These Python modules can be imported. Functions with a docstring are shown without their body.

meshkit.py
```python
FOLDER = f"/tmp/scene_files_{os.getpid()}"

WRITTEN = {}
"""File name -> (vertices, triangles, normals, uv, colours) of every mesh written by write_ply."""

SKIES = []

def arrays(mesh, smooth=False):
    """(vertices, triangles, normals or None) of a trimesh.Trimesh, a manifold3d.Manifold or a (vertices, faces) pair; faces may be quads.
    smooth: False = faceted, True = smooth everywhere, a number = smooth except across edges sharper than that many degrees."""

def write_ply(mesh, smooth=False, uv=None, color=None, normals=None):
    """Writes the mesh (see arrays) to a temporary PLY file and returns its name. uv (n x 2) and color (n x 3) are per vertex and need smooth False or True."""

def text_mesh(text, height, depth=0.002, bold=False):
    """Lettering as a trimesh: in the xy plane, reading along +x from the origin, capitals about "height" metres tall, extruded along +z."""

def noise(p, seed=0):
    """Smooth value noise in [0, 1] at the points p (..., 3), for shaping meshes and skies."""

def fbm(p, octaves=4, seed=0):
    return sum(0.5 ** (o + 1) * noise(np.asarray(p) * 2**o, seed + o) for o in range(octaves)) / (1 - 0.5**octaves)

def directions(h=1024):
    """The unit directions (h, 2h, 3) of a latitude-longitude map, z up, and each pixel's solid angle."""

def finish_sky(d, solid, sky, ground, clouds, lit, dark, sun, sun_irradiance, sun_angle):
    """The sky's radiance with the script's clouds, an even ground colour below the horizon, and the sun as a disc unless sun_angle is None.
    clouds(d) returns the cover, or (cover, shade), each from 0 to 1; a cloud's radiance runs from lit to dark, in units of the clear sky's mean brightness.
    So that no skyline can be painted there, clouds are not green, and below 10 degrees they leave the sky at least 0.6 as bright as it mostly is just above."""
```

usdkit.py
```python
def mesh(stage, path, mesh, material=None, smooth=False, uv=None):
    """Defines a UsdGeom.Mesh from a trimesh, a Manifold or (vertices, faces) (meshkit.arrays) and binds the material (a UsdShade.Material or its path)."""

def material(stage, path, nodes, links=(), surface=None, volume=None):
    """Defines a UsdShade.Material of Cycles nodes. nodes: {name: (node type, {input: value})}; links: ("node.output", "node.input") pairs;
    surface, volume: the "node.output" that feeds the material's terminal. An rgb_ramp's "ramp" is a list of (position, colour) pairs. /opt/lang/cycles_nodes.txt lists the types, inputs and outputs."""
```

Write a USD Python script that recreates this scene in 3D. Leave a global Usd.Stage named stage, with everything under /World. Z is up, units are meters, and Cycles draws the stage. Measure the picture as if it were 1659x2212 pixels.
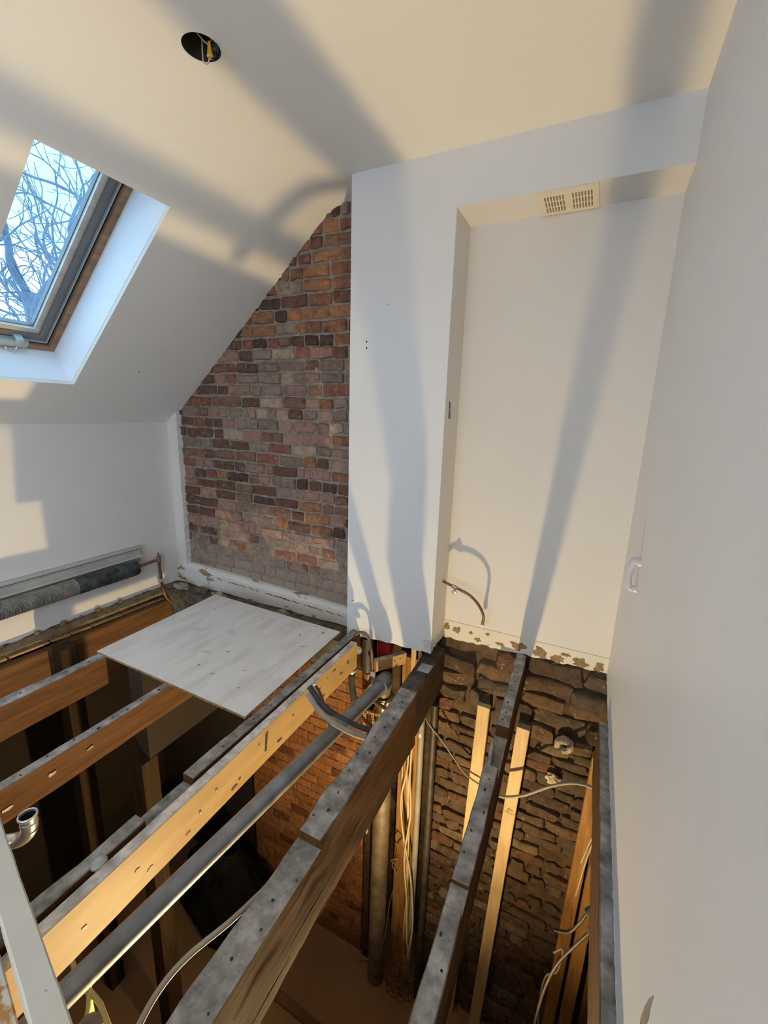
import math, random
import numpy as np, trimesh, usdkit, meshkit
from shapely.geometry import Polygon, Point, box as sbox
from shapely import affinity
from pxr import Usd, UsdGeom, UsdLux, UsdShade, Gf, Sdf, Vt

rng = np.random.default_rng(7)
random.seed(7)
stage = Usd.Stage.CreateInMemory()
UsdGeom.SetStageUpAxis(stage, 'Z')
UsdGeom.SetStageMetersPerUnit(stage, 1.0)
WORLD = UsdGeom.Xform.Define(stage, '/World')
stage.SetDefaultPrim(WORLD.GetPrim())
UsdGeom.Scope.Define(stage, '/World/Looks')

# ------------------------------------------------------------------ camera, sky, lights, exposure
YAW, PITCH, ROLL, FPX = 0.4508, -0.2241, 0.03, 925.8
_f = np.array([-math.sin(YAW) * math.cos(PITCH), math.cos(YAW) * math.cos(PITCH), math.sin(PITCH)])
_r0 = np.array([math.cos(YAW), math.sin(YAW), 0.0]); _u0 = np.cross(_r0, _f)
_r = math.cos(ROLL) * _r0 + math.sin(ROLL) * _u0
_u = -math.sin(ROLL) * _r0 + math.cos(ROLL) * _u0
cam = UsdGeom.Camera.Define(stage, '/World/camera')
cam.CreateHorizontalApertureAttr(36.0)
cam.CreateVerticalApertureAttr(48.0)
cam.CreateFocalLengthAttr(36.0 * FPX / 1659)
cam.CreateClippingRangeAttr((0.02, 500.0))
cam.CreateExposureAttr(0.08)
M = np.eye(4); M[0, :3] = _r; M[1, :3] = _u; M[2, :3] = -_f; M[3, :3] = (0, 0, 1.2)
cam.AddTransformOp().Set(Gf.Matrix4d(*M.ravel()))

def rot_to(zdir, updir=(0, 0, 1)):
    z = np.array(zdir, float); z /= np.linalg.norm(z)
    x = np.cross(updir, z); x /= np.linalg.norm(x)
    return x, np.cross(z, x), z

def rect_light(path, loc, facing, w, h, color, intensity):
    L = UsdLux.RectLight.Define(stage, path)
    L.CreateWidthAttr(w); L.CreateHeightAttr(h)
    L.CreateColorAttr(Gf.Vec3f(*color)); L.CreateIntensityAttr(intensity)
    x, y, z = rot_to(-np.array(facing, float), (0, 0.1, 1))
    m = np.eye(4); m[0, :3] = x; m[1, :3] = y; m[2, :3] = z; m[3, :3] = loc
    L.AddTransformOp().Set(Gf.Matrix4d(*m.ravel()))
    return L

SKY_MAT = usdkit.material(stage, '/World/Looks/sky', {
    'tc': ('texture_coordinate', {}),
    'n': ('noise_texture', {'scale': 2.4, 'detail': 5.0, 'roughness': 0.55}),
    'r': ('rgb_ramp', {'ramp': [(0.40, (0.36, 0.86, 1.40)), (0.64, (0.78, 1.16, 1.55))]}),
    'b': ('background_shader', {'strength': 2.5}),
}, [('tc.generated', 'n.vector'), ('n.fac', 'r.fac'), ('r.color', 'b.color')], surface='b.background')
dome = UsdLux.DomeLight.Define(stage, '/World/sky')
dome.CreateIntensityAttr(1.0)
dome.CreateColorAttr(Gf.Vec3f(0.55, 0.83, 1.04))
UsdShade.MaterialBindingAPI.Apply(dome.GetPrim()).Bind(SKY_MAT)

# added warm fill light in an added rear doorway, behind the camera
rect_light('/World/added_rear_fill', (-1.0, -3.08, 1.0), (0, 1, 0.02), 1.5, 1.8, (1.0, 0.80, 0.58), 2.0)
# added fill light in an added right wall doorway, just behind the camera
rect_light('/World/added_side_fill', (0.26, -1.15, 1.0), (-1, 0, 0.02), 0.95, 1.9, (1.0, 0.83, 0.67), 4.6)
LAMP = np.array([-0.33, 0.95, -1.70])
LAMP_DIR = np.array([-0.34, -0.10, 0.94]); LAMP_DIR /= np.linalg.norm(LAMP_DIR)
LAMP_COLOR, LAMP_POWER = (1.0, 0.74, 0.36), 1250.0

# ------------------------------------------------------------------ helpers
used = {}
def numbered(parent, name):
    k = (parent, name); n = used.get(k, -1) + 1; used[k] = n
    return name if n == 0 else '%s_%03d' % (name, n)
def ppath(parent):
    return '/World' if parent is None else str(parent.GetPath())
def tag(p, label=None, cat=None, group=None, kind=None):
    for k, v in (('label', label), ('category', cat), ('group', group), ('kind', kind)):
        if v: p.SetCustomDataByKey(k, v)
    return p
def obj(name, mesh, mat, parent=None, smooth=False, **kw):
    pp = ppath(parent)
    m = usdkit.mesh(stage, pp + '/' + numbered(pp, name), mesh, MATS[mat], smooth=smooth)
    return tag(m.GetPrim(), **kw)
def thing(name, label, cat, group=None, kind=None):
    x = UsdGeom.Xform.Define(stage, '/World/' + numbered('/World', name))
    return tag(x.GetPrim(), label, cat, group, kind)
def struct(name, mesh, mat, smooth=False, label=None, parent=None):
    return obj(name, mesh, mat, parent, smooth, label=label, kind='structure' if parent is None else None)
def sgroup(name, label=None):
    x = UsdGeom.Xform.Define(stage, '/World/' + numbered('/World', name))
    return tag(x.GetPrim(), label, None, None, 'structure')

def bx(x0, x1, y0, y1, z0, z1):
    m = trimesh.creation.box([x1 - x0, y1 - y0, z1 - z0]); m.apply_translation([(x0 + x1) / 2, (y0 + y1) / 2, (z0 + z1) / 2]); return m
def cat(*ms): return trimesh.util.concatenate([trimesh.Trimesh(m[0], m[1], process=False) if isinstance(m, tuple) else m for m in ms])
def bevel_box(sx, sy, sz, b=0.004):
    v = []
    for X in (-1, 1):
        for Y in (-1, 1):
            for Z in (-1, 1):
                v += [(X * (sx / 2 - b), Y * (sy / 2 - b), Z * sz / 2), (X * (sx / 2 - b), Y * sy / 2, Z * (sz / 2 - b)), (X * sx / 2, Y * (sy / 2 - b), Z * (sz / 2 - b))]
    return trimesh.convex.convex_hull(np.array(v))
def place(m, loc, x=None, y=None, z=None):
    m = m.copy(); T = np.eye(4)
    if x is not None: T[:3, 0], T[:3, 1], T[:3, 2] = x, y, z
    T[:3, 3] = loc; m.apply_transform(T); return m
def spline(P, n=8):
    P = np.array(P, float)
    if len(P) < 3: return P
    Q = np.vstack([2 * P[0] - P[1], P, 2 * P[-1] - P[-2]]); out = []
    for i in range(1, len(Q) - 2):
        t = np.linspace(0, 1, n, endpoint=False)[:, None]; a, b, c, d = Q[i - 1:i + 3]
        out.append(0.5 * (2 * b + (c - a) * t + (2 * a - 5 * b + 4 * c - d) * t ** 2 + (3 * b - a - 3 * c + d) * t ** 3))
    return np.vstack(out + [P[-1:]])
def tube(P, r, sides=10, n=8, smoothp=True, caps=True):
    p = spline(P, n) if smoothp else np.array(P, float)
    N = len(p); r = np.broadcast_to(np.array(r, float), (N,)) if np.ndim(r) == 0 or len(r) == N else np.interp(np.linspace(0, 1, N), np.linspace(0, 1, len(r)), r)
    t = np.gradient(p, axis=0); t /= np.linalg.norm(t, axis=1, keepdims=True) + 1e-12
    a = np.cross(t[0], [0, 0, 1.0] if abs(t[0][2]) < 0.9 else [1.0, 0, 0]); a /= np.linalg.norm(a)
    ang = np.arange(sides) * 2 * math.pi / sides; V = []
    for i in range(N):
        a = a - t[i] * (a @ t[i]); a /= np.linalg.norm(a); b = np.cross(t[i], a)
        V.append(p[i] + r[i] * (np.cos(ang)[:, None] * a + np.sin(ang)[:, None] * b))
    V = np.vstack(V); F = []
    for i in range(N - 1):
        for j in range(sides):
            k = (j + 1) % sides; A, B, C, D = i * sides + j, i * sides + k, (i + 1) * sides + k, (i + 1) * sides + j
            F += [(A, B, C), (A, C, D)]
    if caps:
        V = np.vstack([V, p[:1], p[-1:]]); c0, c1 = len(V) - 2, len(V) - 1
        for j in range(sides):
            k = (j + 1) % sides
            F += [(c0, k, j), (c1, (N - 1) * sides + j, (N - 1) * sides + k)]
    return trimesh.Trimesh(V, F, process=False)
def lathe(profile, loc=(0, 0, 0), axis=(0, 0, 1), sides=28):
    m = trimesh.creation.revolve(np.array(profile, float), sections=sides)
    z = np.array(axis, float); z /= np.linalg.norm(z)
    x, y, z = rot_to(z, (0, 1, 0) if abs(z[1]) < 0.9 else (1, 0, 0))
    return place(m, loc, x, y, z)
def extr(poly, depth, origin, ex, ey, ez):
    m = trimesh.creation.extrude_polygon(poly, depth, engine='earcut')
    return place(m, origin, np.array(ex, float), np.array(ey, float), np.array(ez, float))
def extr_xz(poly, y0, y1):     # polygon in (x, z), thickness along y from y0 to y1
    m = trimesh.creation.extrude_polygon(poly, y1 - y0, engine='earcut')
    v = np.array(m.vertices); w = np.stack([v[:, 0], y0 + v[:, 2], v[:, 1]], 1)
    return trimesh.Trimesh(w, np.array(m.faces)[:, ::-1], process=False)
def extr_yz(poly, x0, x1):     # polygon in (y, z), thickness along x
    m = trimesh.creation.extrude_polygon(poly, x1 - x0, engine='earcut')
    v = np.array(m.vertices); w = np.stack([x0 + v[:, 2], v[:, 0], v[:, 1]], 1)
    return trimesh.Trimesh(w, np.array(m.faces), process=False)
def beam(P0, P1, w, h, amp=0.0, seed=0, notches=(), bev=0.003, step=0.02, side=None, freq=14.0, w1=None):
    """A timber: P0, P1 the middle of its top edge; w across, h down; notches = (t0, t1, depth) metres along it, cut from the top."""
    P0, P1 = np.array(P0, float), np.array(P1, float); d = P1 - P0; L = np.linalg.norm(d); d /= L
    s = np.cross(d, [0, 0, 1.0]) if side is None else np.array(side, float); s -= d * (s @ d); s /= np.linalg.norm(s); u = np.cross(s, d)
    ts = set(np.linspace(0, L, max(2, int(L / step) + 1 if amp or notches else 2)))
    for a, b, _ in notches: ts |= {a - 5e-4, a + 5e-4, b - 5e-4, b + 5e-4}
    ts = np.array(sorted(t for t in ts if 0 <= t <= L)); k = 5 if amp else 2
    top = [(x, 0) for x in np.linspace(-.5 + bev / w, .5 - bev / w, k)]
    rgt = [(.5, z) for z in np.linspace(-bev, -h + bev, k + 1)]
    bot = [(x, -h) for x in np.linspace(.5 - bev / w, -.5 + bev / w, k)]
    lft = [(-.5, z) for z in np.linspace(-h + bev, -bev, k + 1)]
    sec = np.array(top + rgt + bot + lft); n = len(sec); V = []
    for t in ts:
        ww = w if w1 is None else w + (w1 - w) * t / L
        z = sec[:, 1].copy()
        for a, b, dep in notches:
            if a <= t <= b: z = np.minimum(z, np.where(z > -h * 0.5, -dep, z))
        q = P0 + d * t + sec[:, :1] * ww * s + z[:, None] * u
        if amp:
            o = sec[:, :1] * s * 2 + (sec[:, 1:] / h + .5) * 2 * u
            q = q + o * ((meshkit.fbm(q * freq * np.array([1, .6, 1]), 4, seed)[:, None] - .5) * 2 * amp)
        V.append(q)
    N = len(ts); F = []
    for i in range(N - 1):
        for j in range(n):
            m = (j + 1) % n; A, B, C, D = i * n + j, i * n + m, (i + 1) * n + m, (i + 1) * n + j
            F += [(A, B, C), (A, C, D)]
    V = np.vstack(V + [V[0].mean(0)[None], V[-1].mean(0)[None]])
    for j in range(n):
        m = (j + 1) % n
        F += [(N * n, m, j), (N * n + 1, (N - 1) * n + j, (N - 1) * n + m)]
    T = trimesh.Trimesh(V, F, process=False)
    if T.volume < 0: T.invert()
    return T
def blob(c, rx, ry, n=14, jit=.35, seed=0):
    r = np.random.default_rng(seed); a = np.arange(n) * 2 * math.pi / n
    k = 1 + jit * (r.random(n) - .5) * 2
    return Polygon(np.stack([c[0] + rx * k * np.cos(a), c[1] + ry * k * np.sin(a)], 1)).buffer(0)
def rag(p0, p1, n, amp, seed):
    r = np.random.default_rng(seed); t = np.linspace(0, 1, n)[:, None]
    q = np.array(p0) * (1 - t) + np.array(p1) * t; q[1:-1, 1] += (r.random(n - 2) - .5) * 2 * amp; return [tuple(x) for x in q]

# ------------------------------------------------------------------ materials
MATS = {}
def mat(name, nodes, links, surface='p.BSDF'):
    MATS[name] = usdkit.material(stage, '/World/Looks/' + name, nodes, links, surface=surface)
def plain(name, col, rough=0.5, metal=0.0, var=0.12, scale=9.0, bump=0.0, bscale=60.0, spec=0.5, **kw):
    c = np.array(col, float)
    nodes = {'g': ('geometry', {}), 'n': ('noise_texture', {'scale': scale, 'detail': 4.0}),
             'r': ('rgb_ramp', {'ramp': [(0.3, tuple(c * (1 - var))), (0.7, tuple(np.minimum(c * (1 + var), 1)))]}),
             'p': ('principled_bsdf', {'roughness': rough, 'metallic': metal, 'specular_ior_level': spec, **kw})}
    links = [('g.position', 'n.vector'), ('n.fac', 'r.fac'), ('r.color', 'p.base_color')]
    if bump:
        nodes['bn'] = ('noise_texture', {'scale': bscale, 'detail': 5.0}); nodes['b'] = ('bump', {'strength': bump, 'distance': 0.004})
        links += [('g.position', 'bn.vector'), ('bn.fac', 'b.height'), ('b.normal', 'p.normal')]
    mat(name, nodes, links)
def wood(name, c1, c2, axis='y', dust=None, damt=0.95, rough=0.65, bump=0.35, fine=55.0, knots=True, stain=None):
    sc = {'x': (3.0, fine, fine), 'y': (fine, 3.0, fine), 'z': (fine, fine, 3.0)}[axis]
    sk = {'x': (4, 17, 17), 'y': (17, 4, 17), 'z': (17, 17, 4)}[axis]
    nodes = {'g': ('geometry', {}), 'm': ('mapping', {'scale': sc}), 'n': ('noise_texture', {'scale': 1.0, 'detail': 6.0, 'roughness': 0.6, 'distortion': 0.6}),
             'r': ('rgb_ramp', {'ramp': [(0.30, c1), (0.68, c2)]}), 'k': ('mapping', {'scale': sk}),
             'kn': ('noise_texture', {'scale': 1.0, 'detail': 3.0}), 'kr': ('rgb_ramp', {'ramp': [(0.36, (0.55, 0.48, 0.42)), (0.55, (1, 1, 1))]}),
             'mk': ('mix_color', {'blend_type': 'multiply', 'fac': 0.4 if knots else 0.25}),
             'b': ('bump', {'strength': bump, 'distance': 0.003}), 'p': ('principled_bsdf', {'roughness': rough, 'specular_ior_level': 0.35 if rough < 0.72 else 0.08})}
    links = [('g.position', 'm.vector'), ('m.vector', 'n.vector'), ('n.fac', 'r.fac'), ('g.position', 'k.vector'), ('k.vector', 'kn.vector'), ('kn.fac', 'kr.fac'),
             ('r.color', 'mk.a'), ('kr.color', 'mk.b'), ('n.fac', 'b.height'), ('b.normal', 'p.normal')]
    out = 'mk.result'
    if stain:
        nodes['sn'] = ('noise_texture', {'scale': 9.0, 'detail': 4.0}); nodes['sr'] = ('rgb_ramp', {'ramp': [(0.50, (0, 0, 0)), (0.62, (0.85, 0.85, 0.85))]})
        nodes['sm'] = ('mix_color', {'b': stain}); links += [('g.position', 'sn.vector'), ('sn.fac', 'sr.fac'), (out, 'sm.a'), ('sr.color', 'sm.fac')]; out = 'sm.result'
    if dust:
        nodes.update({'s': ('separate_xyz', {}), 'mr': ('map_range', {'from_min': 0.55, 'from_max': 0.85, 'to_min': 0.0, 'to_max': damt, 'clamp': True}),
                      'dn': ('noise_texture', {'scale': 16.0, 'detail': 6.0, 'roughness': 0.65}), 'dr': ('rgb_ramp', {'ramp': [(0.33, tuple(np.array(dust) * 0.42)), (0.5, tuple(np.array(dust) * 0.85)), (0.68, tuple(np.array(dust) * 1.45))]}),
                      'dm': ('mix_color', {})})
        links += [('g.normal', 's.vector'), ('s.z', 'mr.value'), ('g.position', 'dn.vector'), ('dn.fac', 'dr.fac'), (out, 'dm.a'), ('dr.color', 'dm.b'), ('mr.result', 'dm.fac')]; out = 'dm.result'
    links.append((out, 'p.base_color')); mat(name, nodes, links)

def painted(name, base, chip, thr=0.62, scale=14.0, sx=1.0, rough=0.5, wear_z=None):
    nodes = {'g': ('geometry', {}), 'm': ('mapping', {'scale': (sx, 1.0, 1.0)}), 'n': ('noise_texture', {'scale': scale, 'detail': 6.0, 'roughness': 0.6}),
             'r': ('rgb_ramp', {'ramp': [(thr, (0, 0, 0)), (thr + 0.03, (1, 1, 1))]}),
             'n2': ('noise_texture', {'scale': 5.0, 'detail': 3.0}), 'r2': ('rgb_ramp', {'ramp': [(0.3, tuple(np.array(base) * 0.9)), (0.7, tuple(base))]}),
             'x': ('mix_color', {'b': chip}), 'b': ('bump', {'strength': 0.25, 'distance': 0.002, 'invert': True}), 'p': ('principled_bsdf', {'roughness': rough})}
    mat(name, nodes, [('g.position', 'm.vector'), ('m.vector', 'n.vector'), ('n.fac', 'r.fac'), ('g.position', 'n2.vector'), ('n2.fac', 'r2.fac'), ('r2.color', 'x.a'), ('r.color', 'x.fac'), ('x.result', 'p.base_color'), ('r.color', 'b.height'), ('b.normal', 'p.normal')])

plain('white_plaster', (0.70, 0.672, 0.64), 0.75, var=0.02, scale=2.0, bump=0.06, bscale=90.0, spec=0.25)
plain('white_ceiling', (0.80, 0.765, 0.69), 0.85, var=0.02, scale=2.0, bump=0.05, bscale=120.0, spec=0.2)
plain('white_gloss', (0.68, 0.685, 0.70), 0.42, var=0.02, scale=3.0, bump=0.05, bscale=70.0, spec=0.35)
plain('reveal_white', (0.84, 0.85, 0.86), 0.6, var=0.01)
plain('primer', (0.72, 0.70, 0.66), 0.7, var=0.06, scale=30, bump=0.2)
painted('old_paint', (0.74, 0.72, 0.68), (0.30, 0.21, 0.11), 0.60, 11.0, 0.45)
painted('plinth_paint', (0.72, 0.67, 0.58), (0.33, 0.22, 0.10), 0.66, 24.0)
painted('board_paint', (0.57, 0.53, 0.45), (0.22, 0.16, 0.09), 0.69, 30.0)
plain('glue', (0.25, 0.165, 0.075), 0.8, var=0.35, scale=60, bump=0.5)
plain('mortar', (0.255, 0.225, 0.185), 0.95, var=0.3, scale=22, bump=0.9, bscale=75, spec=0.1)
plain('mortar_dark', (0.115, 0.075, 0.045), 0.95, var=0.4, scale=14, bump=0.9, bscale=60, spec=0.1)
BRICK = [(0.20, 0.088, 0.056), (0.175, 0.098, 0.068), (0.265, 0.125, 0.065), (0.30, 0.175, 0.135), (0.075, 0.042, 0.033), (0.225, 0.165, 0.13), (0.125, 0.062, 0.044), (0.27, 0.155, 0.12), (0.185, 0.13, 0.105), (0.34, 0.245, 0.18), (0.235, 0.15, 0.13)]
def brick_mat(name, c, wash=None, k=1.0):
    c = np.array(c) * k; sm = tuple(np.minimum(c * 0.42, 1)); hi = tuple(np.minimum(c * 1.28 + 0.01, 1)); md = tuple(c)
    nodes = {'g': ('geometry', {}), 'n': ('noise_texture', {'scale': 24.0, 'detail': 7.0, 'roughness': 0.68}),
             'r': ('rgb_ramp', {'ramp': [(0.28, sm), (0.47, md), (0.72, hi)]}),
             'n2': ('noise_texture', {'scale': 32.0, 'detail': 5.0, 'roughness': 0.7}), 'r2': ('rgb_ramp', {'ramp': [(0.60, (0, 0, 0)), (0.70, (0.8, 0.8, 0.8))]}),
             'x': ('mix_color', {'b': (0.40, 0.35, 0.28)}), 'bn': ('noise_texture', {'scale': 120.0, 'detail': 5.0}),
             'b': ('bump', {'strength': 0.6, 'distance': 0.003}), 'p': ('principled_bsdf', {'roughness': 0.85, 'specular_ior_level': 0.25})}
    links = [('g.position', 'n.vector'), ('n.fac', 'r.fac'), ('g.position', 'n2.vector'), ('n2.fac', 'r2.fac'), ('r.color', 'x.a'), ('r2.color', 'x.fac'),
             ('g.position', 'bn.vector'), ('bn.fac', 'b.height'), ('b.normal', 'p.normal')]
    out = 'x.result'
    if wash:   # dried plaster left on the lowest courses
        nodes.update({'s': ('separate_xyz', {}), 'wn': ('noise_texture', {'scale': 9.0, 'detail': 7.0, 'roughness': 0.7}), 'ma': ('math', {'math_type': 'multiply_add', 'value2': 1.3, 'value3': -0.34}),
                      'sub': ('math', {'math_type': 'subtract'}), 'wr': ('map_range', {'from_min': 0.0, 'from_max': 0.20, 'to_min': 0.0, 'to_max': 0.62, 'clamp': True}), 'wm': ('mix_color', {'b': wash})})
        links += [('g.position', 's.vector'), ('g.position', 'wn.vector'), ('wn.fac', 'ma.value1'), ('ma.value', 'sub.value1'), ('s.z', 'sub.value2'), ('sub.value', 'wr.value'), (out, 'wm.a'), ('wr.result', 'wm.fac')]; out = 'wm.result'
    links.append((out, 'p.base_color')); mat(name, nodes, links)
for i, c in enumerate(BRICK):
    brick_mat('brick_%d' % i, c, wash=(0.37, 0.30, 0.24))
for i, c in enumerate([(0.105, 0.064, 0.038), (0.075, 0.046, 0.031), (0.145, 0.085, 0.047), (0.095, 0.068, 0.045), (0.125, 0.060, 0.034), (0.17, 0.115, 0.068)]):
    brick_mat('stone_%d' % i, c)
for i, c in enumerate([(0.29, 0.125, 0.045), (0.25, 0.10, 0.035), (0.32, 0.145, 0.055), (0.13, 0.05, 0.025)]):
    brick_mat('lowbrick_%d' % i, c)
DUST = (0.31, 0.29, 0.265)
wood('old_joist', (0.062, 0.030, 0.013), (0.135, 0.066, 0.027), 'y', DUST, 0.96, 0.9, 0.35)
wood('brown_joist', (0.095, 0.045, 0.020), (0.165, 0.080, 0.034), 'y', (0.40, 0.385, 0.38), 0.95, 0.75, 0.35)
wood('low_joist', (0.12, 0.06, 0.027), (0.21, 0.105, 0.045), 'y', None, 0, 0.8, 0.4)
wood('shade_dark_stud', (0.033, 0.02, 0.011), (0.055, 0.033, 0.018), 'z', None, 0, 0.8, 0.3)  # wood colour darkened to stand in for shade in the storey below
wood('dark_joist', (0.035, 0.024, 0.017), (0.10, 0.065, 0.042), 'y', (0.10, 0.088, 0.075), 0.85, 0.85, 0.6)
wood('lumber', (0.53, 0.33, 0.13), (0.60, 0.39, 0.165), 'y', (0.60, 0.56, 0.52), 0.9, 0.55, 0.08, 38.0, knots=False)
wood('lumber_z', (0.60, 0.40, 0.19), (0.74, 0.52, 0.27), 'z', None, 0, 0.55, 0.1, 38.0, knots=False)
wood('orange_board', (0.30, 0.135, 0.035), (0.52, 0.27, 0.085), 'z', None, 0, 0.45, 0.2, 30.0)
wood('red_board', (0.15, 0.062, 0.02), (0.27, 0.125, 0.042), 'z', None, 0, 0.5, 0.2, 30.0)
wood('lath', (0.36, 0.18, 0.06), (0.60, 0.34, 0.12), 'y', (0.22, 0.16, 0.09), 0.8, 0.7, 0.3)
wood('brown_plank', (0.14, 0.075, 0.03), (0.27, 0.15, 0.065), 'x', None, 0, 0.6, 0.2, 20.0)
wood('window_wood', (0.22, 0.115, 0.06), (0.44, 0.27, 0.155), 'y', None, 0, 0.5, 0.2, 30.0)
wood('cream_wood', (0.50, 0.44, 0.37), (0.66, 0.60, 0.52), 'y', None, 0, 0.55, 0.15, 30.0, knots=False)
wood('plywood', (0.74, 0.715, 0.675), (0.80, 0.78, 0.74), 'y', None, 0, 0.5, 0.08, 18.0, knots=False)
wood('ply_edge', (0.16, 0.10, 0.055), (0.42, 0.30, 0.18), 'z', None, 0, 0.8, 0.3)
plain('plaster_edge', (0.20, 0.14, 0.075), 0.95, var=0.4, scale=25, bump=0.8)
plain('nail', (0.02, 0.017, 0.015), 0.8, var=0.3)
plain('pipe_grey', (0.235, 0.24, 0.25), 0.5, 0.35, var=0.32, scale=13, bump=0.12)
plain('cast_iron', (0.20, 0.15, 0.10), 0.6, 0.3, var=0.35, scale=14, bump=0.2)
plain('iron_dark', (0.055, 0.045, 0.037), 0.6, 0.3, var=0.4, scale=18, bump=0.3)
plain('brass_steel', (0.50, 0.41, 0.29), 0.3, 0.85, var=0.15)
plain('chrome', (0.86, 0.84, 0.81), 0.28, 0.85, var=0.05)
plain('galvanized', (0.46, 0.47, 0.48), 0.5, 0.45, var=0.2, scale=40)
plain('copper', (0.20, 0.10, 0.055), 0.5, 0.5, var=0.3, scale=30)
plain('copper_dark', (0.20, 0.125, 0.09), 0.5, 0.5, var=0.35, scale=30)
plain('valve_metal', (0.45, 0.42, 0.38), 0.4, 0.75, var=0.2, scale=60)
plain('foam_black', (0.045, 0.045, 0.05), 0.9, var=0.4, scale=30, bump=0.3)
plain('cable_grey', (0.30, 0.27, 0.235), 0.6, var=0.2)
plain('cable_cream', (0.50, 0.38, 0.22), 0.55, var=0.15)
plain('cable_white', (0.36, 0.31, 0.25), 0.55, var=0.1)
plain('wire_brown', (0.17, 0.075, 0.035), 0.6, var=0.2)
plain('black_plastic', (0.012, 0.012, 0.013), 0.5, var=0.2)
plain('can_dark', (0.014, 0.012, 0.010), 0.7, var=0.3)
plain('yellow_plastic', (0.55, 0.33, 0.03), 0.45, var=0.05)
plain('yellow_paint', (0.88, 0.78, 0.34), 0.35, var=0.05)
plain('red_paint', (0.42, 0.02, 0.015), 0.5, var=0.15)
plain('vent_plastic', (0.72, 0.64, 0.50), 0.45, var=0.03)
plain('vent_dark', (0.34, 0.26, 0.16), 0.8, var=0.1)
plain('heater_paint', (0.44, 0.435, 0.385), 0.45, var=0.1, scale=14)
plain('heater_fin', (0.34, 0.31, 0.27), 0.6, 0.2, var=0.3, scale=30)
plain('heater_dark', (0.055, 0.06, 0.058), 0.7, 0.2, var=0.7, scale=22, bump=0.2)
plain('grey_sash', (0.17, 0.165, 0.155), 0.45, var=0.06)
plain('gasket', (0.02, 0.024, 0.026), 0.5, var=0.1)
plain('sash_light', (0.42, 0.45, 0.44), 0.35, 0.3, var=0.05)
plain('rubble', (0.13, 0.10, 0.07), 0.95, var=0.5, scale=25, bump=0.8)
plain('rubble_pale', (0.30, 0.27, 0.21), 0.95, var=0.4, scale=25, bump=0.8)
plain('shade_dark_plaster', (0.026, 0.0155, 0.009), 0.9, var=0.3, scale=3.0, bump=0.3)  # near-black colour stands in for shade in the storey below
plain('lower_floor', (0.38, 0.215, 0.10), 0.7, var=0.25, scale=1.6, bump=0.1)
plain('sack', (0.010, 0.010, 0.011), 0.9, spec=0.1, var=0.4, scale=8, bump=0.4, bscale=14)
plain('bark', (0.14, 0.14, 0.165), 0.9, var=0.2, scale=12)
plain('bead', (0.62, 0.62, 0.63), 0.45, 0.2, var=0.15, scale=40)
plain('smudge', (0.66, 0.65, 0.63), 0.6, var=0.05)
painted('board_rust', (0.50, 0.49, 0.44), (0.34, 0.17, 0.05), 0.50, 5.0)
plain('plaster_rosette', (0.55, 0.46, 0.34), 0.85, var=0.35, scale=40, bump=0.8)
mat('bulb', {'e': ('emission', {'color': LAMP_COLOR, 'strength': 30.0})}, [], 'e.emission')
mat('acrylic', {'p': ('principled_bsdf', {'base_color': (0.80, 0.74, 0.80), 'roughness': 0.12, 'transmission_weight': 0.35, 'ior': 1.47})}, [])
mat('pane_glass', {'t': ('transparent_bsdf', {'color': (0.93, 0.97, 0.98)}), 'gl': ('glossy_bsdf', {'roughness': 0.0}), 'm': ('mix_closure', {'fac': 0.04})},
    [('t.BSDF', 'm.closure1'), ('gl.BSDF', 'm.closure2')], 'm.closure')

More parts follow.
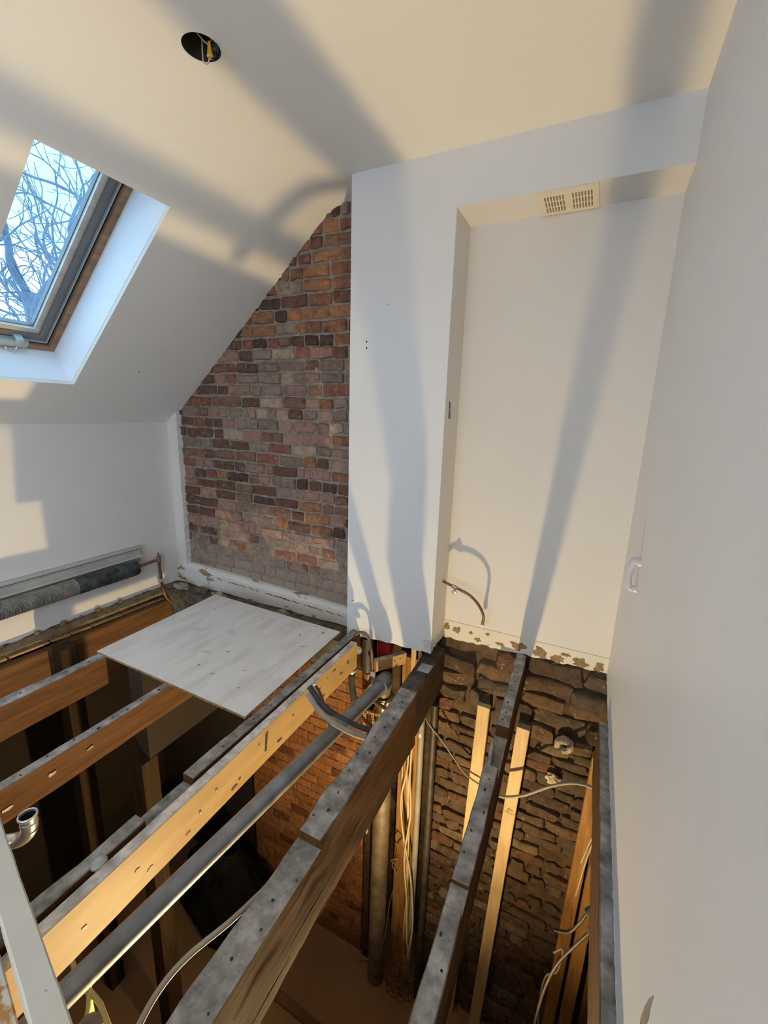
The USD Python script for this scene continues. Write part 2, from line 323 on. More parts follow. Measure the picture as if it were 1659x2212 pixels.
# ------------------------------------------------------------------ the large structure
XK, XR, YC, YN, YB, ZC, ZS, X0, X1 = -2.78, 0.184, 1.945, 2.159, 2.172, 2.267, 2.0545, -1.156, -0.645
ZLOW, YREAR = -2.72, -3.0
SA = np.array([-2.677, 2.159, 1.18]); ST = np.array([0.7641, 0.0, 0.6452]); SN = np.array([-0.6452, 0.0, 0.7641])   # the sloped ceiling: a point, up the slope, outwards
XCREASE = SA[0] + (ZC - SA[2]) / (ST[2] / ST[0])
def on_slope(u, y, off=0.0): p = SA + ST * u + SN * off; return np.array([p[0], y, p[2]])

# sloped ceiling with the skylight opening
u0 = (XK - SA[0]) / ST[0]; u1 = (XCREASE - SA[0]) / ST[0]
OPU0, OPU1, OPY0, OPY1 = 0.197, 1.280, 0.915, 1.395
COVE = .10
u1 -= COVE
ragged = rag((u0 - .03, YB - .006), (u1, YB - .006), 60, .006, 3)
slope_poly = Polygon([(u0 - .03, YREAR)] + [(a, b) for a, b in ragged] + [(u1, YREAR)]).difference(sbox(OPU0 - .002, OPY0 - .002, OPU1 + .002, OPY1 + .002))
def slope_extr(poly, o0, o1):
    m = trimesh.creation.extrude_polygon(poly, o1 - o0, engine='earcut'); v = np.array(m.vertices)
    p = SA + ST * v[:, :1] + SN * (o0 + v[:, 2:]); p[:, 1] = v[:, 1]
    T = trimesh.Trimesh(p, m.faces, process=False)
    if T.volume < 0: T.invert()
    return T
struct('ceiling_slope', slope_extr(slope_poly, 0.0, 0.02), 'white_ceiling')
# flat ceiling with the round hole of the lamp box
HC, HR = (-1.224, 1.160), 0.056
def cove():
    th = math.atan2(ST[2], ST[0]); R = COVE / math.tan(th / 2); c = np.array([XCREASE + COVE, ZC - R]); N = 14; V = []; F = []
    for i in range(N + 1):
        a = math.pi / 2 + th * (1 - i / N); p = c + R * np.array([math.cos(a), math.sin(a)])
        V += [(p[0], YREAR, p[1]), (p[0], YB - .004, p[1])]
    for i in range(N): F += [(2 * i, 2 * i + 1, 2 * i + 3), (2 * i, 2 * i + 3, 2 * i + 2)]
    n = len(V); V += [(x, y, z + .02) for x, y, z in V]; F += [(n + a, n + c, n + b) for a, b, c in F]
    return trimesh.Trimesh(V, F, process=False)
struct('ceiling_cove', cove(), 'white_ceiling', smooth=True)
ceil_poly = sbox(XCREASE + COVE, YREAR, XR + .1, 2.20).difference(Point(*HC).buffer(HR, 24))
struct('ceiling', extr(ceil_poly, 0.02, (0, 0, ZC), (1, 0, 0), (0, 1, 0), (0, 0, 1)), 'white_ceiling')
# roof over everything, outside the plaster (keeps the daylight out except through the window)
u1 += COVE
roof_poly = Polygon([(u0 - .4, YREAR - .2), (u1 + .3, YREAR - .2), (u1 + .3, 2.5), (u0 - .4, 2.5)]).difference(sbox(OPU0 - .05, OPY0 - .06, OPU1 + .05, OPY1 + .06))
struct('roof_slope', slope_extr(roof_poly, 0.235, 0.275), 'iron_dark')
struct('roof_flat', bx(XCREASE - .1, 1.2, YREAR - .2, 2.5, 2.46, 2.52), 'iron_dark')

# knee wall on the left
kn = [(YREAR, 1.13), (YREAR, -0.1)] + rag((0.0, -0.098), (2.165, -0.098), 50, .008, 5) + [(2.165, 1.13)]
struct('wall_left', extr_yz(Polygon(kn), XK - .02, XK), 'white_plaster')
struct('wall_left_outer', bx(-3.3, -3.24, YREAR - .2, 2.5, ZLOW - .2, 1.1), 'shade_dark_plaster')
struct('trim_1', bx(XK - .03, -2.682, 2.128, 2.150, -0.10, 1.165), 'white_plaster', label='white plaster return strip between knee wall and bare brick')
struct('trim_2', extr_xz(Polygon([(-2.6835, .06)] + [(-2.678 + random.uniform(-.006, .006), z) for z in np.linspace(.06, 1.18, 50)] + [(-2.6835, 1.18)]), 2.128, 2.17), 'primer')

# the boxed chase and the beam over the niche, one flush white face
bot = [(X0, -.042), (-1.12, -.040), (-1.06, -.034), (-1.003, -.033), (-.95, -.024), (-.90, -.027), (-.86, -.020), (-.80, -.026), (-.76, -.020), (-.72, -.024), (-.69, -.016), (X1, -.020)]
front = Polygon([(X0, ZC + .01)] + bot + [(X1, ZS), (XR + .02, ZS), (XR + .02, ZC + .01)])
struct('wall_chase_front', extr_xz(front, YC, YC + .013), 'white_gloss')
side_b = rag((YC + .013, -.012), (YN, -.010), 12, .012, 8)
side_poly = Polygon([(YC + .013, ZS + .1)] + side_b + [(YN, ZS + .1)])
OUT = affinity.skew(sbox(2.004, 1.190, 2.046, 1.268), 0, 0)
OUT = OUT.union(blob((2.026, 1.262), .012, .008, seed=2)).buffer(.002)
HOSEH = Polygon([(2.088, .322), (2.124, .318), (2.119, .352)])
struct('wall_chase_side', extr_yz(side_poly.difference(OUT).difference(HOSEH), X1 - .013, X1), 'white_plaster')
struct('wall_chase_end', bx(X0, X0 + .013, YC + .013, 2.175, -.03, ZC), 'white_plaster')
struct('ceiling_soffit', bx(X1 - .013, XR + .02, YC + .013, YB, ZS, ZS + .013), 'white_plaster')
struct('wall_niche', bx(X1 - .013, XR + .02, YN, YN + .012, .075, ZS + .02), 'white_plaster')
struct('wall_above_beam', bx(X0, XR + .1, YB + .03, YB + .06, ZS, 2.46), 'white_plaster')

# right wall, just beside the camera
rw = [(YREAR, ZC + .01), (YREAR, -0.02)] + rag((.2, -.004), (2.2, -.008), 60, .006, 9) + [(2.2, ZC + .01)]
RW = sgroup('wall_right')
obj('plaster', extr_yz(Polygon(rw).difference(sbox(-1.65, -.1, -.65, 2.0)), XR, XR + .03), 'white_gloss', RW)
D2 = sgroup('added_door_2')  # added doorway frame around the side fill light
obj('frame', cat(bx(XR - .012, XR + .10, -1.70, -1.63, .02, 2.02), bx(XR - .012, XR + .10, -.67, -.60, .02, 2.02), bx(XR - .012, XR + .10, -1.70, -.60, 1.98, 2.05)), 'white_gloss', D2)
for i, (y, z, a, b) in enumerate([(.633, .275, .010, .055), (.60, .245, .012, .05)]):
    obj('paint_chip', extr_yz(affinity.rotate(blob((y, z), a, b, 9, .3, 40 + i), 14), XR - .0012, XR + .001), 'mortar' if i == 0 else 'plinth_paint', RW)
for i, y in enumerate(np.linspace(.66, 1.9, 26)):
    z = .004 + .005 * math.sin(i * 2.1)
    obj('edge_chip', extr_yz(blob((y, z), .013 + .006 * math.sin(i * 1.3), .006, 8, .5, 60 + i), XR - .001, XR + .001), 'plinth_paint', RW)

# rear of the attic with an added doorway, and the floor the camera stands on
rear = sbox(-3.3, -.3, 1.2, 2.5).difference(sbox(-1.78, -.3, -.22, 1.95))
struct('wall_rear', extr_xz(rear, YREAR - .06, YREAR), 'white_plaster')
D1 = sgroup('added_door_1')  # added doorway frame around the rear fill light
obj('frame', cat(bx(-1.80, -.20, YREAR - .07, YREAR + .02, 1.95, 2.0), bx(-1.83, -1.78, YREAR - .07, YREAR + .02, .02, 2.0), bx(-.22, -.17, YREAR - .07, YREAR + .02, .02, 2.0)), 'white_gloss', D1)
FL = sgroup('floor_attic')
for i in range(22):
    y1 = .10 - i * .14
    obj('plank', bx(-2.78, .18, max(y1 - .137, YREAR), y1, .001, .02), 'brown_plank', FL)

# the storey below: floor, walls
LF = struct('floor', bx(-3.24, 1.2, YREAR, 2.47, ZLOW - .05, ZLOW), 'lower_floor')
struct('wall_lower_right', bx(.62, .66, YREAR, 2.4, ZLOW, 0), 'shade_dark_plaster')
struct('wall_lower_rear', bx(-3.3, 1.2, -1.1, -1.05, ZLOW, -.02), 'shade_dark_plaster')
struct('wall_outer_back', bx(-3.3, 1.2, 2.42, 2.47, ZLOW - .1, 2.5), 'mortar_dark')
struct('wall_lower_left', bx(-3.24, -2.05, 2.16, 2.20, ZLOW, -.20), 'shade_dark_plaster')

# ------------------------------------------------------------------ bricks
def brick(xc, zc, w, h, yface, proud, seed, rough=.16, tilt=0.0, roundn=.22):
    """One brick or stone, its face towards -y: chamfered uneven outline, slightly uneven face."""
    r = np.random.default_rng(seed); a, b = w / 2, h / 2; c = roundn * b
    ring = np.array([(-a + c, -b), (0, -b), (a - c, -b), (a, -b + c), (a, b - c), (a - c, b), (0, b), (-a + c, b), (-a, b - c), (-a, -b + c)])
    ring = ring + (r.random(ring.shape) - .5) * rough * h
    ct, st = math.cos(tilt), math.sin(tilt); R = np.array([[ct, -st], [st, ct]])
    inn = ring * np.array([1 - .012 / w * 1.0, 1 - .010 / h * 1.0])
    mid = ring[[1, 6]] * .25
    g = (r.random(12) - .5) * proud * .7
    V = []
    for q in ring: p = R @ q; V.append((xc + p[0], yface + .02, zc + p[1]))
    for q in ring: p = R @ q; V.append((xc + p[0], yface - proud * .45, zc + p[1]))
    for i, q in enumerate(inn): p = R @ q; V.append((xc + p[0], yface - proud + g[i], zc + p[1]))
    for i, q in enumerate(mid): p = R @ q; V.append((xc + p[0], yface - proud * 1.1 + g[10 + i], zc + p[1]))
    n = 10; F = []
    for k in (0, n):
        for j in range(n):
            m = (j + 1) % n; F += [(k + j, k + m, k + n + m), (k + j, k + n + m, k + n + j)]
    I = 2 * n; A, B = 3 * n, 3 * n + 1
    F += [(I + 0, I + 1, A), (I + 1, I + 2, A), (I + 2, I + 3, A), (I + 3, B, A), (I + 3, I + 4, B), (I + 4, I + 5, B), (I + 5, I + 6, B), (I + 6, I + 7, B), (I + 7, I + 8, B), (I + 8, A, B), (I + 8, I + 9, A), (I + 9, I + 0, A)]
    return trimesh.Trimesh(V, F, process=False)

WB = sgroup('wall_back')
obj('mortar_bed', bx(-2.80, -1.10, YB + .001, YB + .03, -.10, 2.30), 'mortar', WB)
CH = 0.0705; rb = np.random.default_rng(21); sd = 100
z = .015; row = 0
while z < 2.27:
    h = CH * (1 + (rb.random() - .5) * .10); zc = z + h / 2
    xl = max(-2.70, SA[0] + (z + .02 - SA[2]) / (ST[2] / ST[0]) - .02); xr = -1.245
    x = -2.70 - rb.random() * .09
    header_row = row % 6 == 4
    while x < xr:
        w = (.078 + rb.random() * .022) if (header_row or rb.random() < .30) else (.145 + rb.random() * .04)
        if rb.random() < .06: w = .05
        xa, xb = x, x + w
        x = xb + .009 + rb.random() * .006
        if xb < xl or xa > xr: continue
        xb = min(xb, -1.17)
        if xb - xa < .025: continue
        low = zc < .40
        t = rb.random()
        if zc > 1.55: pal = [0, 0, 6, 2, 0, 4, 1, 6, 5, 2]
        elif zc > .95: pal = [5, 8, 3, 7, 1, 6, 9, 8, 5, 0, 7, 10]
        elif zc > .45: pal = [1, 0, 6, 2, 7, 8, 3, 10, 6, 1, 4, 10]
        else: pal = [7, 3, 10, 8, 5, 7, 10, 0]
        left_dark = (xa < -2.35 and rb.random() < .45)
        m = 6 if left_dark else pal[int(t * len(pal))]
        proud = (.002 + rb.random() * .004) if low else (.005 + rb.random() * .009)
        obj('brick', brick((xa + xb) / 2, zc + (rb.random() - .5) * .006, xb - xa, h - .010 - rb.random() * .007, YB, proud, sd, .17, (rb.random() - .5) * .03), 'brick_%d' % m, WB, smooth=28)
        sd += 1
    z += h; row += 1

# rubble and brick face of the party wall below floor level, at the right
WS = sgroup('wall_back_stone')
obj('mortar_bed', bx(-.66, .60, YB + .004, YB + .05, ZLOW, .10), 'mortar_dark', WS)
rs = np.random.default_rng(5); z = -.02; k = 0
while z > ZLOW:
    big = z > -.48
    h = (.080 + rs.random() * .03) if big else (.062 + rs.random() * .012)
    x = -.66 - rs.random() * .12
    while x < (.42 if z > -1.0 else .30):
        w = (.13 + rs.random() * .16) if big else (.08 if rs.random() < .3 else .15 + rs.random() * .05)
        xa = max(x, -.645); xb = x + w; x = xb + .006 + rs.random() * .010
        if xb - xa < .03: continue
        if rs.random() < .06: continue
        m = int(rs.choice([0, 1, 3, 0, 2, 4, 3] if big else [0, 1, 2, 0, 4, 3, 0, 5]))
        obj('stone' if big else 'brick', brick((xa + xb) / 2, z - h / 2 + (rs.random() - .5) * .02, xb - xa, h - .006, YB - .002, .008 + rs.random() * (.026 if big else .008), 900 + k, .34 if big else .22, (rs.random() - .5) * (.14 if big else .05), .40), 'stone_%d' % m, WS, smooth=35)
        k += 1
    z -= h

# flat, paint-washed brickwork below, left of the pipe cavity
WL = sgroup('wall_back_lower')
obj('mortar_bed', bx(-2.10, -1.117, 2.125, 2.20, ZLOW, -.13), 'lowbrick_1', WL)
rl = np.random.default_rng(9); z = -.16; k = 0
while z > -2.62:
    h = .069; x = -2.08 + (.045 if k % 2 else 0)
    while x < -1.125:
        w = .165 + (rl.random() - .5) * .03 if rl.random() < .8 else .08
        xb = min(x + w, -1.117 + (rl.random() - .5) * .012)
        if xb - x > .03:
            m = int(rl.choice([0, 1, 2, 0, 1, 2, 0, 1, 3]))
            obj('brick', brick((x + xb) / 2, z - h / 2, xb - x, h - .007, 2.125, .003 + rl.random() * .004, 3000 + k * 40 + int(x * -17), .12), 'lowbrick_%d' % m, WL)
        x = x + w + .008
    z -= h; k += 1

# ------------------------------------------------------------------ skirtings of the back wall
def skirting(y):     # old moulded board, settled: a little taller at the left
    prof = [(0, 0), (0, .80), (.006, .82), (.010, .86), (.010, .90), (.016, .93), (.016, .97), (.026, 1.0)]
    V = []; N = 40
    for i in range(N + 1):
        t = i / N; x = -2.80 + t * (1.158 + .492); zb = -.105 + .002 * t + .006 * math.sin(t * 23) * .6; zt = .060 - .055 * t
        for d, k in prof: V.append((x, y + d * 1.4 + .0015 * math.sin(t * 31 + k * 9), zb + (zt - zb) * k))
        V.append((x, 2.172, zt)); V.append((x, 2.172, zb))
    n = len(prof) + 2; F = []
    for i in range(N):
        for j in range(n):
            m = (j + 1) % n; F += [(i * n + j, (i + 1) * n + m, i * n + m), (i * n + j, (i + 1) * n + j, (i + 1) * n + m)]
    F += [(0, j, j + 1) for j in range(1, n - 1)] + [(N * n, N * n + j + 1, N * n + j) for j in range(1, n - 1)]
    T = trimesh.Trimesh(V, F, process=False)
    if T.volume < 0: T.invert()
    return T
BB = sgroup('baseboard_back')
obj('board', skirting(2.118), 'old_paint', BB, smooth=25)
pr = np.random.default_rng(44)
for i in range(16):
    x = -2.32 + i * .066 + pr.uniform(-.02, .02); zt = .060 - .055 * (x + 2.80) / 1.65; w = pr.uniform(.015, .05)
    q = [(x - w + 2 * w * t, zt - .045 + (.004 if k else -.004) * (.4 + pr.random()) * math.sin(math.pi * (.1 + .8 * t)) - .010 * t) for k in (0, 1) for t in (np.linspace(0, 1, 7) if k == 0 else np.linspace(1, 0, 7))]
    obj('peeled_patch', extr_xz(Polygon(q).buffer(.0004), 2.1168, 2.1195), 'glue' if i % 3 else 'mortar', BB)
struct('trim_3', bx(-2.80, -1.16, 2.126, 2.19, -.13, -.107), 'mortar_dark')
BN = sgroup('baseboard_niche')
obj('plaster_band', extr_xz(Polygon(rag((-.655, -.022), (.186, .004), 34, .006, 12) + [(.186, .083), (-.655, .083)]), 2.1572, YN + .01), 'plinth_paint', BN)
for i, (x, z, a, b) in enumerate([(-.632, .045, .020, .024), (-.572, .042, .024, .020), (-.49, .045, .010, .011), (-.45, .012, .018, .014), (-.40, .060, .010, .008), (-.33, .018, .022, .009), (-.24, .030, .038, .030), (-.13, .032, .030, .034), (-.045, .018, .030, .022), (-.01, .052, .022, .012), (.065, .028, .036, .028), (.145, .030, .022, .026)]):
    obj('glue_spot', extr_xz(blob((x, z - .002), a * .95, b * .9, 17, .42, 70 + i), 2.1558, 2.158), 'glue', BN)

# ------------------------------------------------------------------ skylight in the slope
W1 = sgroup('window_1')
def ring(i0, i1, o0, o1):
    a = sbox(OPU0 + i0, OPY0 + i0, OPU1 - i0, OPY1 - i0).difference(sbox(OPU0 + i1, OPY0 + i1, OPU1 - i1, OPY1 - i1)); return slope_extr(a, o0, o1)
def srect(ua, ub, ya, yb, o0, o1): return slope_extr(sbox(ua, ya, ub, yb), o0, o1)
obj('reveal', srect(OPU0 - .012, OPU1 + .012, OPY1, OPY1 + .012, .0195, .262), 'reveal_white', W1)
obj('reveal', srect(OPU0 - .012, OPU1 + .012, OPY0 - .012, OPY0, .0195, .262), 'reveal_white', W1)
obj('reveal', srect(OPU0 - .012, OPU0, OPY0 - .012, OPY1 + .012, .0195, .262), 'reveal_white', W1)
obj('reveal', srect(OPU1, OPU1 + .012, OPY0 - .012, OPY1 + .012, .0195, .262), 'reveal_white', W1)
obj('flashing', ring(-.16, .03, .262, .272), 'gasket', W1)
obj('wood_frame', ring(.0, .030, .218, .262), 'window_wood', W1)
obj('gasket', ring(.028, .044, .236, .27), 'gasket', W1)
obj('metal_lip', ring(.042, .047, .228, .262), 'sash_light', W1)
obj('sash', ring(.046, .082, .240, .286), 'grey_sash', W1)
obj('inner_frame', ring(.080, .108, .248, .290), 'cream_wood', W1)
obj('spacer', ring(.106, .112, .264, .286), 'grey_sash', W1)
obj('pane', srect(OPU0 + .106, OPU1 - .106, OPY0 + .106, OPY1 - .106, .276, .280), 'pane_glass', W1)
la = obj('latch', cat(srect(.212, .248, 1.10, 1.262, .205, .236), srect(.236, .268, 1.20, 1.235, .198, .238)), 'sash_light', W1)
obj('hook', tube([on_slope(.222, 1.215, .20), on_slope(.205, 1.205, .185), on_slope(.195, 1.19, .18), on_slope(.198, 1.175, .187), on_slope(.212, 1.17, .20)], .004, 8), 'chrome', la, smooth=True)

# ------------------------------------------------------------------ timbers of the open floor
def nails(prim, pts, r=.0032, z=.0008):
    ms = []
    for i, p in enumerate(pts):
        c = trimesh.creation.cylinder(r * (1 + .5 * math.sin(i * 3.1)), .0016, sections=7); c.apply_transform(np.diag([1, 1 + .8 * (math.sin(i * 1.7) > .3), 1, 1])); p = (p[0], p[1] + .018 * math.sin(i * 5.3), p[2]); c.apply_translation((p[0], p[1], p[2] + z)); ms.append(c)
    o = obj('nail_holes', cat(*ms), 'nail', prim); o.SetCustomDataByKey('kind', 'stuff')
def joist(label, m, material, group=None, smooth=30):
    t = thing('floor_joist', label, 'joist', group); obj('timber', m, material, t, smooth=smooth); return t
jr = random.Random(3)
A = joist('brown joist nearest the knee wall, passing below the left edge of the plywood', beam((-2.234, -.25, -.10), (-2.234, 1.95, -.10), .065, .165, .005, 1), 'brown_joist')
nails(A, [(-2.234 + jr.uniform(-.02, .02), y, -.098) for y in np.arange(.76, 1.2, .09)])
B = joist('brown joist running under the middle of the plywood, with knots in its side', beam((-1.644, -.25, -.05), (-1.650, 1.95, -.05), .043, .130, .003, 2), 'brown_joist')
nails(B, [(-1.646 + jr.uniform(-.012, .012), y, -.0485) for y in np.arange(.44, 1.12, .075)])
for i, (y, z) in enumerate([(.52, -.128), (.655, -.107), (.79, -.102)]):
    obj('knot', extr_yz(blob((y, z), .014, .007, 9, .4, i), -1.626, -1.6215), 'copper_dark', B)
O = joist('weathered grey joist with a hollowed top, tight against the left of the new yellow board', beam((-1.089, -.25, 0), (-1.092, 1.95, 0), .048, .20, .005, 3, notches=((.885, 1.055, .032), (.0, .42, .012))), 'old_joist')
nails(O, [(-1.09 + jr.uniform(-.014, .014), y, .0) for y in (.90, .97, 1.03, 1.12, 1.2, 1.3)])
obj('plaster_lump', place(trimesh.creation.icosphere(2, 1.0), (0, 0, 0)).apply_transform(np.diag([.020, .022, .012, 1])).apply_translation((-1.068, .50, -.008)), 'galvanized', O, smooth=True)
L = thing('sister_joist', 'new yellow lumber board bolted alongside the old grey joist, brightly lit', 'joist')
LV0, LV1 = np.array([-1.022, -.25, 0]), np.array([-1.040, 1.825, 0])
obj('timber', beam(LV0, LV1, .039, .150, .0008, 4), 'lumber', L, smooth=30)
def lvx(y): return -1.022 - .018 * (y + .25) / 2.11 + .0197
for i, (y, z, a, b) in enumerate([(.42, -.085, .008, .005), (.60, -.105, .008, .005), (.565, -.068, .007, .0045), (.73, -.115, .008, .004), (.93, -.12, .016, .006), (.955, -.105, .009, .004), (1.18, -.115, .014, .005), (1.27, -.06, .005, .004), (1.42, -.07, .012, .006), (1.47, -.06, .010, .004), (1.60, -.035, .016, .004), (1.66, -.09, .010, .004), (1.73, -.06, .005, .012), (1.50, -.115, .012, .004)]):
    obj('knot', extr_yz(blob((y, z), a, b, 9, .45, 20 + i), lvx(y) - .002, lvx(y) + .0012), 'copper_dark', L)
for i, (y, z) in enumerate([(.85, -.062), (1.06, -.05), (.78, -.085), (1.53, -.045)]):
    s = lathe([(0, .002), (.0045, .0015), (.0055, 0), (.0055, -.002)], (lvx(y) + .001, y, z), (1, 0, 0), 12); obj('screw', s, 'galvanized', L)
tm = meshkit.text_mesh('NANNNII', .013, .0008); tm.apply_translation(-tm.bounds.mean(0))
obj('stamp', place(tm, (lvx(1.10) + .0006, 1.10, -.060), (0, 0.12, 0.9927), (0, -0.9927, 0.12), (1, 0, 0)), 'nail', L)
MJ = thing('floor_joist', 'thick weathered old joist in the centre, its grey top stepped down halfway', 'joist')
mj = beam((-.598, -.25, 0), (-.617, 1.585, 0), .088, .27, .007, 5, notches=((0, 1.075, .032),), w1=.080)
obj('timber', mj, 'old_joist', MJ, smooth=30)
nails(MJ, [(-.615 + jr.uniform(-.022, .022), y, .002) for y in (.88, .93, 1.0, 1.08, 1.14, 1.16, 1.25, 1.33, 1.40, 1.5)] + [(-.60 + jr.uniform(-.025, .025), y, -.030) for y in (.42, .5, .58, .66, .74)])
obj('stub_end', beam((-.660, 1.59, -.085), (-.672, 2.145, -.085), .095, .24, .008, 6), 'dark_joist', MJ, smooth=30, label='blackened socket end of the joist running into the wall')
obj('tin_plate', place(bevel_box(.062, .075, .003, .001), (-.655, 1.90, -.0815)), 'galvanized', MJ)
for i, (y, z, l) in enumerate([(.50, -.20, .16), (.66, -.16, .22), (.72, -.23, .15), (.95, -.13, .12)]):
    obj('split', tube([(-.5535, y, z), (-.553, y + l * .5, z + .008), (-.5545, y + l, z + .003)], [.0005, .0016, .0005], 6), 'nail', MJ)
RJ = thing('floor_joist', 'long grey dusty joist in front of the two leaning strips, gouged near its far end', 'joist')
obj('timber', beam((-.148, -.25, 0), (-.213, 2.14, 0), .050, .21, .004, 7, notches=((1.58, 1.80, .05), (1.08, 1.15, .012))), 'old_joist', RJ, smooth=30)
nails(RJ, [(-.148 - .065 * (y + .25) / 2.39 + jr.uniform(-.014, .014), y, .001) for y in (.7, .78, 1.0, 1.06, 1.12, 1.2, 1.26, 1.6, 1.66, 1.72, 1.8, 1.86, 1.95)])
obj('splinter', beam((-.218, 1.47, -.012), (-.203, 1.335, -.012), .016, .05, .003, 8), 'old_joist', RJ)
WJ = joist('grey joist tight along the foot of the right wall', beam((.180, -.25, -.02), (.180, 1.80, -.02), .052, .20, .003, 9), 'old_joist')
KJ = joist('brown joist set low under the lath edge of the knee wall', beam((-2.69, -.25, -.165), (-2.69, 1.95, -.175), .052, .17, .005, 10), 'low_joist')
struct('floor_edge_right', bx(.212, .70, -.3, 2.16, -.03, -.006), 'shade_dark_plaster')

# broken plaster and lath ends at the foot of the knee wall
PE = sgroup('trim_4', 'broken plaster edge with lath ends at the foot of the knee wall')
obj('plaster_edge', extr_xz(Polygon([(-2.80, -.10), (-2.80, -.14), (-2.722, -.138), (-2.716, -.116), (-2.74, -.10)]), -.2, 2.08), 'plaster_edge', PE)
ys = [.62, .985, 1.19, 1.30, 1.42, 1.62, 1.93]
for i in range(6):
    obj('lath', beam((-2.714, ys[i] + .006, -.131 - .004 * i), (-2.714, ys[i + 1] - .006, -.136 - .004 * i), .034, .012, .002, 30 + i), 'lath', PE)
for i in range(9):
    y = .75 + i * .13
    obj('lump', place(trimesh.creation.icosphere(1, .016 + .006 * math.sin(i * 2.2)), (-2.765, y + .03 * math.sin(i * 5), -.094)), 'plaster_edge', PE, smooth=True)

# plywood
PW = thing('plywood_sheet', 'pale plywood sheet laid loose over the joists in the far left corner', 'board')
pq = Polygon([(-2.092, 1.106), (-2.118, 1.880), (-1.146, 1.858), (-1.115, 1.096)])
obj('core', extr(pq, .0105, (0, 0, .0045), (1, 0, 0), (0, 1, 0), (0, 0, 1)), 'ply_edge', PW)
obj('veneer', extr(pq.buffer(-.0008), .0014, (0, 0, .0149), (1, 0, 0), (0, 1, 0), (0, 0, 1)), 'plywood', PW)
for i, (x, y, a, b, r) in enumerate([(-1.53, 1.41, .009, .003, 40), (-1.45, 1.24, .010, .0025, 60), (-1.56, 1.26, .005, .004, 0), (-1.32, 1.72, .006, .005, 0), (-1.22, 1.80, .008, .006, 0), (-1.23, 1.63, .022, .002, 35), (-1.62, 1.77, .005, .004, 0), (-1.30, 1.84, .012, .002, 20), (-1.38, 1.80, .010, .002, 45), (-1.95, 1.72, .004, .006, 0), (-1.34, 1.33, .010, .002, 50), (-1.27, 1.22, .004, .004, 0)]):
    obj('dent', extr(affinity.rotate(blob((x, y), a, b, 9, .3, 130 + i), r), .0008, (0, 0, .0158), (1, 0, 0), (0, 1, 0), (0, 0, 1)), 'copper_dark', PW)
for i, (x, y, a, b) in enumerate([(-1.66, 1.56, .045, .020), (-1.85, 1.50, .04, .02), (-1.62, 1.36, .03, .014)]):
    obj('smudge', extr(blob((x, y), a, b, 14, .5, 160 + i), .0004, (0, 0, .0161), (1, 0, 0), (0, 1, 0), (0, 0, 1)), 'smudge', PW)

# white board across the near left corner
WBD = thing('painted_board', 'chipped white painted board lying across the joists in the near left corner', 'board')
wb0, wb1 = np.array([-1.62, .445, .10]), np.array([-.60, .200, .10])
obj('board', beam(wb0, wb1, .046, .096, .002, 11, side=(.2, 1, 0)), 'board_paint', WBD, smooth=30)
obj('lower_board', beam(wb0 + (-.03, -.113, -.073), wb1 + (-.03, -.113, -.073), .17, .020, .0015, 12, side=(.2, 1, 0)), 'board_rust', WBD, smooth=30, label='rust stained lower board')

# ------------------------------------------------------------------ pipes and plumbing
PD = thing('waste_pipe', 'long grey waste pipe running between the new yellow board and the central joist', 'pipe')
pp0, pp1 = np.array([-.933, -.2, -.048]), np.array([-.852, 1.80, -.182])
obj('pipe', tube([pp0, pp1], [.0255, .0350], 24, smoothp=False), 'pipe_grey', PD, smooth=40)
obj('elbow', tube([pp1 + (pp0 - pp1) * .01, (-.868, 1.87, -.20), (-.902, 1.95, -.26), (-.925, 1.985, -.34), (-.93, 1.992, -.395)], .040, 20), 'cast_iron', PD, smooth=40)
ax = (pp1 - pp0) / np.linalg.norm(pp1 - pp0)
obj('collar', lathe([(.034, -.03), (.046, -.03), (.048, -.02), (.048, .02), (.046, .03), (.034, .03)], pp1, ax, 24), 'pipe_grey', PD, smooth=30)
SP = thing('soil_stack', 'large vertical drain pipe standing in the cavity under the white chase', 'pipe')
obj('pipe', tube([(-.935, 2.03, -.62), (-.945, 2.035, -2.70)], .056, 24, smoothp=False), 'cast_iron', SP, smooth=40)
obj('coupling', lathe([(.040, .10), (.054, .095), (.060, .10), (.060, .06), (.052, .045), (.052, .01), (.060, -.005), (.060, -.05), (.054, -.07), (.052, -.12), (.056, -.2)], (-.932, 2.0, -.50), (0, 0, 1), 26), 'brass_steel', SP, smooth=30, label='shiny metal coupling')
obj('clamp_band', lathe([(.0605, .012), (.063, .012), (.063, -.012), (.0605, -.012)], (-.932, 2.0, -.42), (0, 0, 1), 26), 'galvanized', SP)
for i in range(2):
    obj('bolt', lathe([(0, .012), (.006, .012), (.006, -.012), (0, -.012)], (-.90 + .03 * i, 1.945, -.42 - .11 * i), (1, -.5, 0), 8), 'chrome', SP)
TJ = thing('copper_stub', 'thin reddish copper pipe crossing in front of the shiny coupling', 'pipe')
obj('pipe', tube([(-1.02, 1.88, -.36), (-.90, 1.90, -.395), (-.80, 1.88, -.42)], .010, 12), 'copper', TJ, smooth=True)

